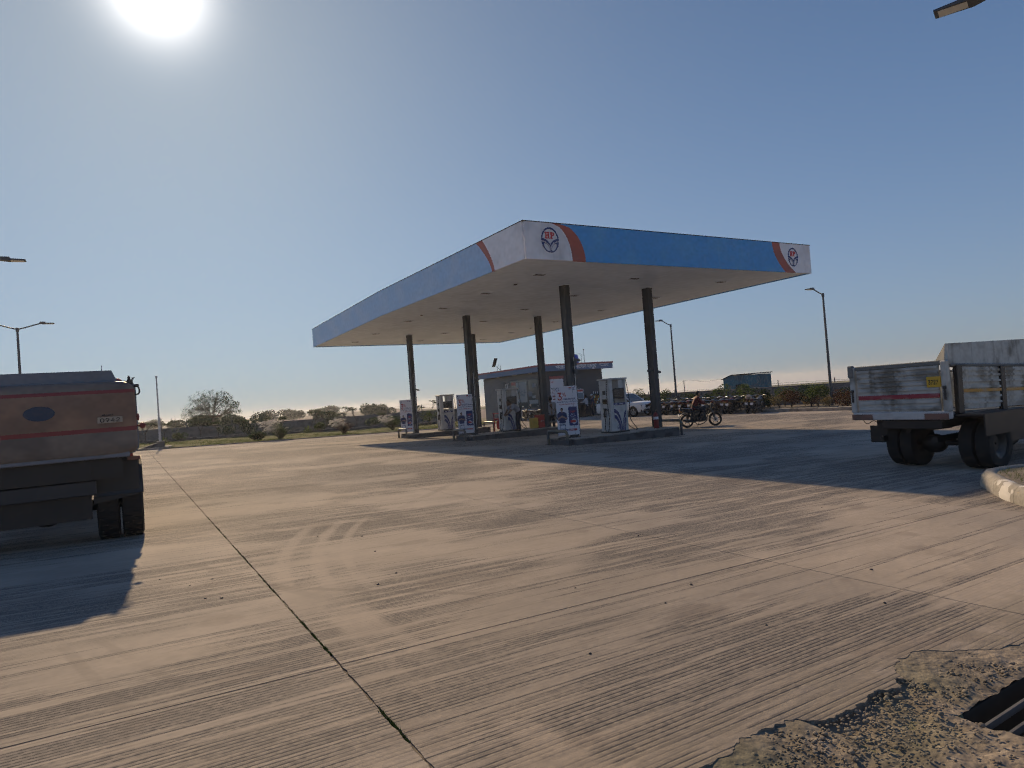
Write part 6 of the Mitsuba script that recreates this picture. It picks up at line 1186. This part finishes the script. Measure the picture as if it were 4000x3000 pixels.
def person(label, loc, rz, J, shirt, trousers, cap=None, sleeve=.55, mirror=True, extra=None, scale=1.0):
    """J: joints in local metres, facing +x: head, neck, chest, waist, hip, l/r sh, el, wr, kn, an, toe"""
    k = thing('person', label, 'person', loc, rz); g = {a: np.array(b, float) * scale for a, b in J.items()}; s = scale; L = []
    hd, nk = g['head'], g['neck']; f = g.get('face', np.array([1.0, 0, 0])); f = f / np.linalg.norm(f); side = np.cross([0, 0, 1.0], f)
    L += [((hd + [0, 0, .03], .092 * s), (hd - [0, 0, .03], .080 * s)), ((hd - [0, 0, .05] + f * .02, .066 * s), (hd - [0, 0, .09] + f * .045, .042 * s)), ((hd - [0, 0, .06], .055 * s), (nk, .055 * s)), ((nk, .058 * s), (g['chest'], .09 * s)), ((hd + f * .088 + [0, 0, .005], .013 * s), (hd + f * .104 - [0, 0, .025], .016 * s)), ((hd + f * .075 - [0, 0, .062] - side * .018, .010 * s), (hd + f * .075 - [0, 0, .062] + side * .018, .010 * s))]
    for e in (-1, 1): L += [((hd + side * .088 * e + [0, 0, .01], .018 * s), (hd + side * .086 * e - [0, 0, .025], .014 * s)), ((hd + f * .078 + side * .032 * e + [0, 0, .018], .015 * s), (hd + f * .076 + side * .026 * e + [0, 0, .018], .015 * s))]
    for a in 'lr':
        L += [((g['chest'], .10 * s), (g[a + 'sh'], .062 * s)), ((g[a + 'sh'], .056 * s), (g[a + 'el'], .042 * s)), ((g[a + 'el'], .041 * s), (g[a + 'wr'], .027 * s))] + hand(g[a + 'wr'], g[a + 'el'], 1 if a == 'l' else -1)
        hp = g['hip'] + side * (.085 * s if a == 'l' else -.085 * s); L += [((hp, .09 * s), (g[a + 'kn'], .058 * s)), ((g[a + 'kn'], .056 * s), (g[a + 'an'], .038 * s)), ((g[a + 'an'], .038 * s), (g[a + 'toe'], .03 * s))]
    L += [((g['chest'], .12 * s), (g['waist'], .11 * s)), ((g['waist'], .11 * s), (g['hip'], .12 * s))]
    part(k, 'body', bones(L, .03), 'm_skin', True)
    T_ = []
    for e in (-1, 1):
        o = side * e
        T_ += [((g['chest'] + o * .085 * s, .115 * s), (g['waist'] + o * .055 * s, .118 * s)), ((g['waist'] + o * .055 * s, .118 * s), (g['hip'] + o * .07 * s + (g['hip'] - g['waist']) * .25, .115 * s))]
    for a in 'lr':
        T_ += [((g['chest'] + (nk - g['chest']) * .45, .085 * s), (g[a + 'sh'], .078 * s)), ((g[a + 'sh'], .074 * s), (g[a + 'sh'] + (g[a + 'el'] - g[a + 'sh']) * min(1, sleeve * 1.4), .060 * s))]
        if sleeve > .75: T_ += [((g[a + 'el'], .055 * s), (g[a + 'el'] + (g[a + 'wr'] - g[a + 'el']) * .9, .040 * s))]
    part(k, 'shirt', bones(T_, .03), shirt, True)
    Q = []
    for a in 'lr':
        o = side * (1 if a == 'l' else -1); hp = g['hip'] + o * .082 * s
        Q += [((g['hip'] + o * .04 * s + [0, 0, .06], .115 * s), (hp, .112 * s)), ((hp, .108 * s), (g[a + 'kn'], .075 * s)), ((g[a + 'kn'], .073 * s), (g[a + 'an'] + [0, 0, .02], .060 * s))]
    part(k, 'trousers', bones(Q, .03), trousers, True)
    part(k, 'shoe', bones([((g['lan'] - [0, 0, .03], .045 * s), (g['ltoe'], .036 * s))], .02), 'm_leather', True); part(k, 'shoe', bones([((g['ran'] - [0, 0, .03], .045 * s), (g['rtoe'], .036 * s))], .02), 'm_leather', True)
    if cap: part(k, 'cap', bones([((hd + [0, 0, .055], .100 * s), (hd + [0, 0, .06] - f * .01, .098 * s)), ((hd + [0, 0, .06] + f * .09, .03 * s), (hd + [0, 0, .05] + f * .14, .02 * s))], .03), cap, True)
    part(k, 'hair', bones([((hd + [0, 0, .045] - f * .018, .096 * s), (hd - [0, 0, .01] - f * .045, .075 * s))], .03), 'm_hair', True)
    return k
stand = dict(head=(.02, 0, 1.60), neck=(0, 0, 1.44), chest=(0, 0, 1.30), waist=(0, 0, 1.08), hip=(0, 0, .93), lsh=(0, .19, 1.37), rsh=(0, -.19, 1.37), lel=(-.02, .25, 1.10), rel=(-.02, -.25, 1.10), lwr=(.08, .25, .86), rwr=(.08, -.25, .86), lkn=(.03, .10, .50), rkn=(.03, -.10, .50), lan=(0, .11, .08), ran=(0, -.11, .08), ltoe=(.15, .13, .035), rtoe=(.15, -.13, .035))
bend = dict(stand, head=(.44, .0, 1.33), face=(1, 0, -.45), neck=(.33, 0, 1.24), chest=(.24, 0, 1.15), waist=(.06, 0, 1.02), hip=(-.04, 0, .90), lsh=(.27, .18, 1.20), rsh=(.27, -.18, 1.20), lel=(.42, .22, .98), rel=(.40, -.26, 1.0), lwr=(.55, .10, .84), rwr=(.58, -.10, .84), lkn=(.05, .11, .48), rkn=(.02, -.11, .48))
person('person in a pale shirt and dark trousers bending over at the middle dispenser', (5.62, 10.34, IT), 175, bend, 'm_cloth_grey', 'm_cloth_dark', scale=.97)
away = dict(stand, lwr=(.22, .12, 1.02), rwr=(.22, -.12, 1.02), face=(1, .2, -.2))
pk_ = person('person in a pale shirt with a dark strap standing behind the nearest banner', (8.35, 11.75, gz(8.3)), 60, away, 'm_cloth_grey', 'm_cloth_dark', scale=1.02)
part(pk_, 'strap', MB().tube(spline([(-.05, .14, 1.44), (-.13, .02, 1.3), (-.12, -.12, 1.08)], 10), .018, 6), 'm_cloth_dark')
reach = dict(stand, lel=(.20, .22, 1.18), lwr=(.42, .16, 1.12), rel=(.14, -.24, 1.15), rwr=(.38, -.18, 1.12), head=(.05, 0, 1.59))
person('person in a white shirt reaching over the counter by the building', (21.65, 26.45, SZ), 130, reach, 'm_cloth_white', 'm_cloth_dark', sleeve=.9)
person('person in dark clothes with a pale cap standing right of the white shirted one', (22.15, 26.35, SZ), 150, stand, 'm_cloth_navy', 'm_cloth_dark', cap='m_cloth_white')
# the rider: seated on the motorcycle, facing along it
sit = dict(head=(.10, 0, 1.49), neck=(.04, 0, 1.36), chest=(.0, 0, 1.24), waist=(-.10, 0, 1.02), hip=(-.14, 0, .90), lsh=(.02, .19, 1.30), rsh=(.02, -.19, 1.30), lel=(.16, .26, 1.10), rel=(.16, -.26, 1.10), lwr=(.28, .30, 1.05), rwr=(.28, -.30, 1.05), lkn=(.26, .20, .74), rkn=(.26, -.20, .74), lan=(.02, .19, .36), ran=(.02, -.19, .36), ltoe=(.17, .19, .315), rtoe=(.17, -.19, .315))
person('person in a dark red shirt sitting on the black motorcycle beyond the pumps', (12.86 - .12, 6.42 + .07, gz(12.9)), -30.6, sit, 'm_cloth_maroon', 'm_cloth_dark', sleeve=.8)
# ------------------------------------------------------------------ air: thin dusty haze
scene['air'] = {'type': 'homogeneous', 'albedo': {'type': 'rgb', 'value': [.93, .95, .97]}, 'sigma_t': .00055, 'phase': {'type': 'hg', 'g': .45}}
scene['haze'] = {'type': 'cube', 'to_world': T().translate([0, 0, -14]).scale([2200, 2200, 23.5]), 'bsdf': {'type': 'null'}, 'interior': {'type': 'ref', 'id': 'air'}}
labels['haze'] = {'label': 'thin dusty haze in the air over the plain', 'category': 'haze', 'kind': 'stuff'}
scene['camera']['medium'] = {'type': 'ref', 'id': 'air'}
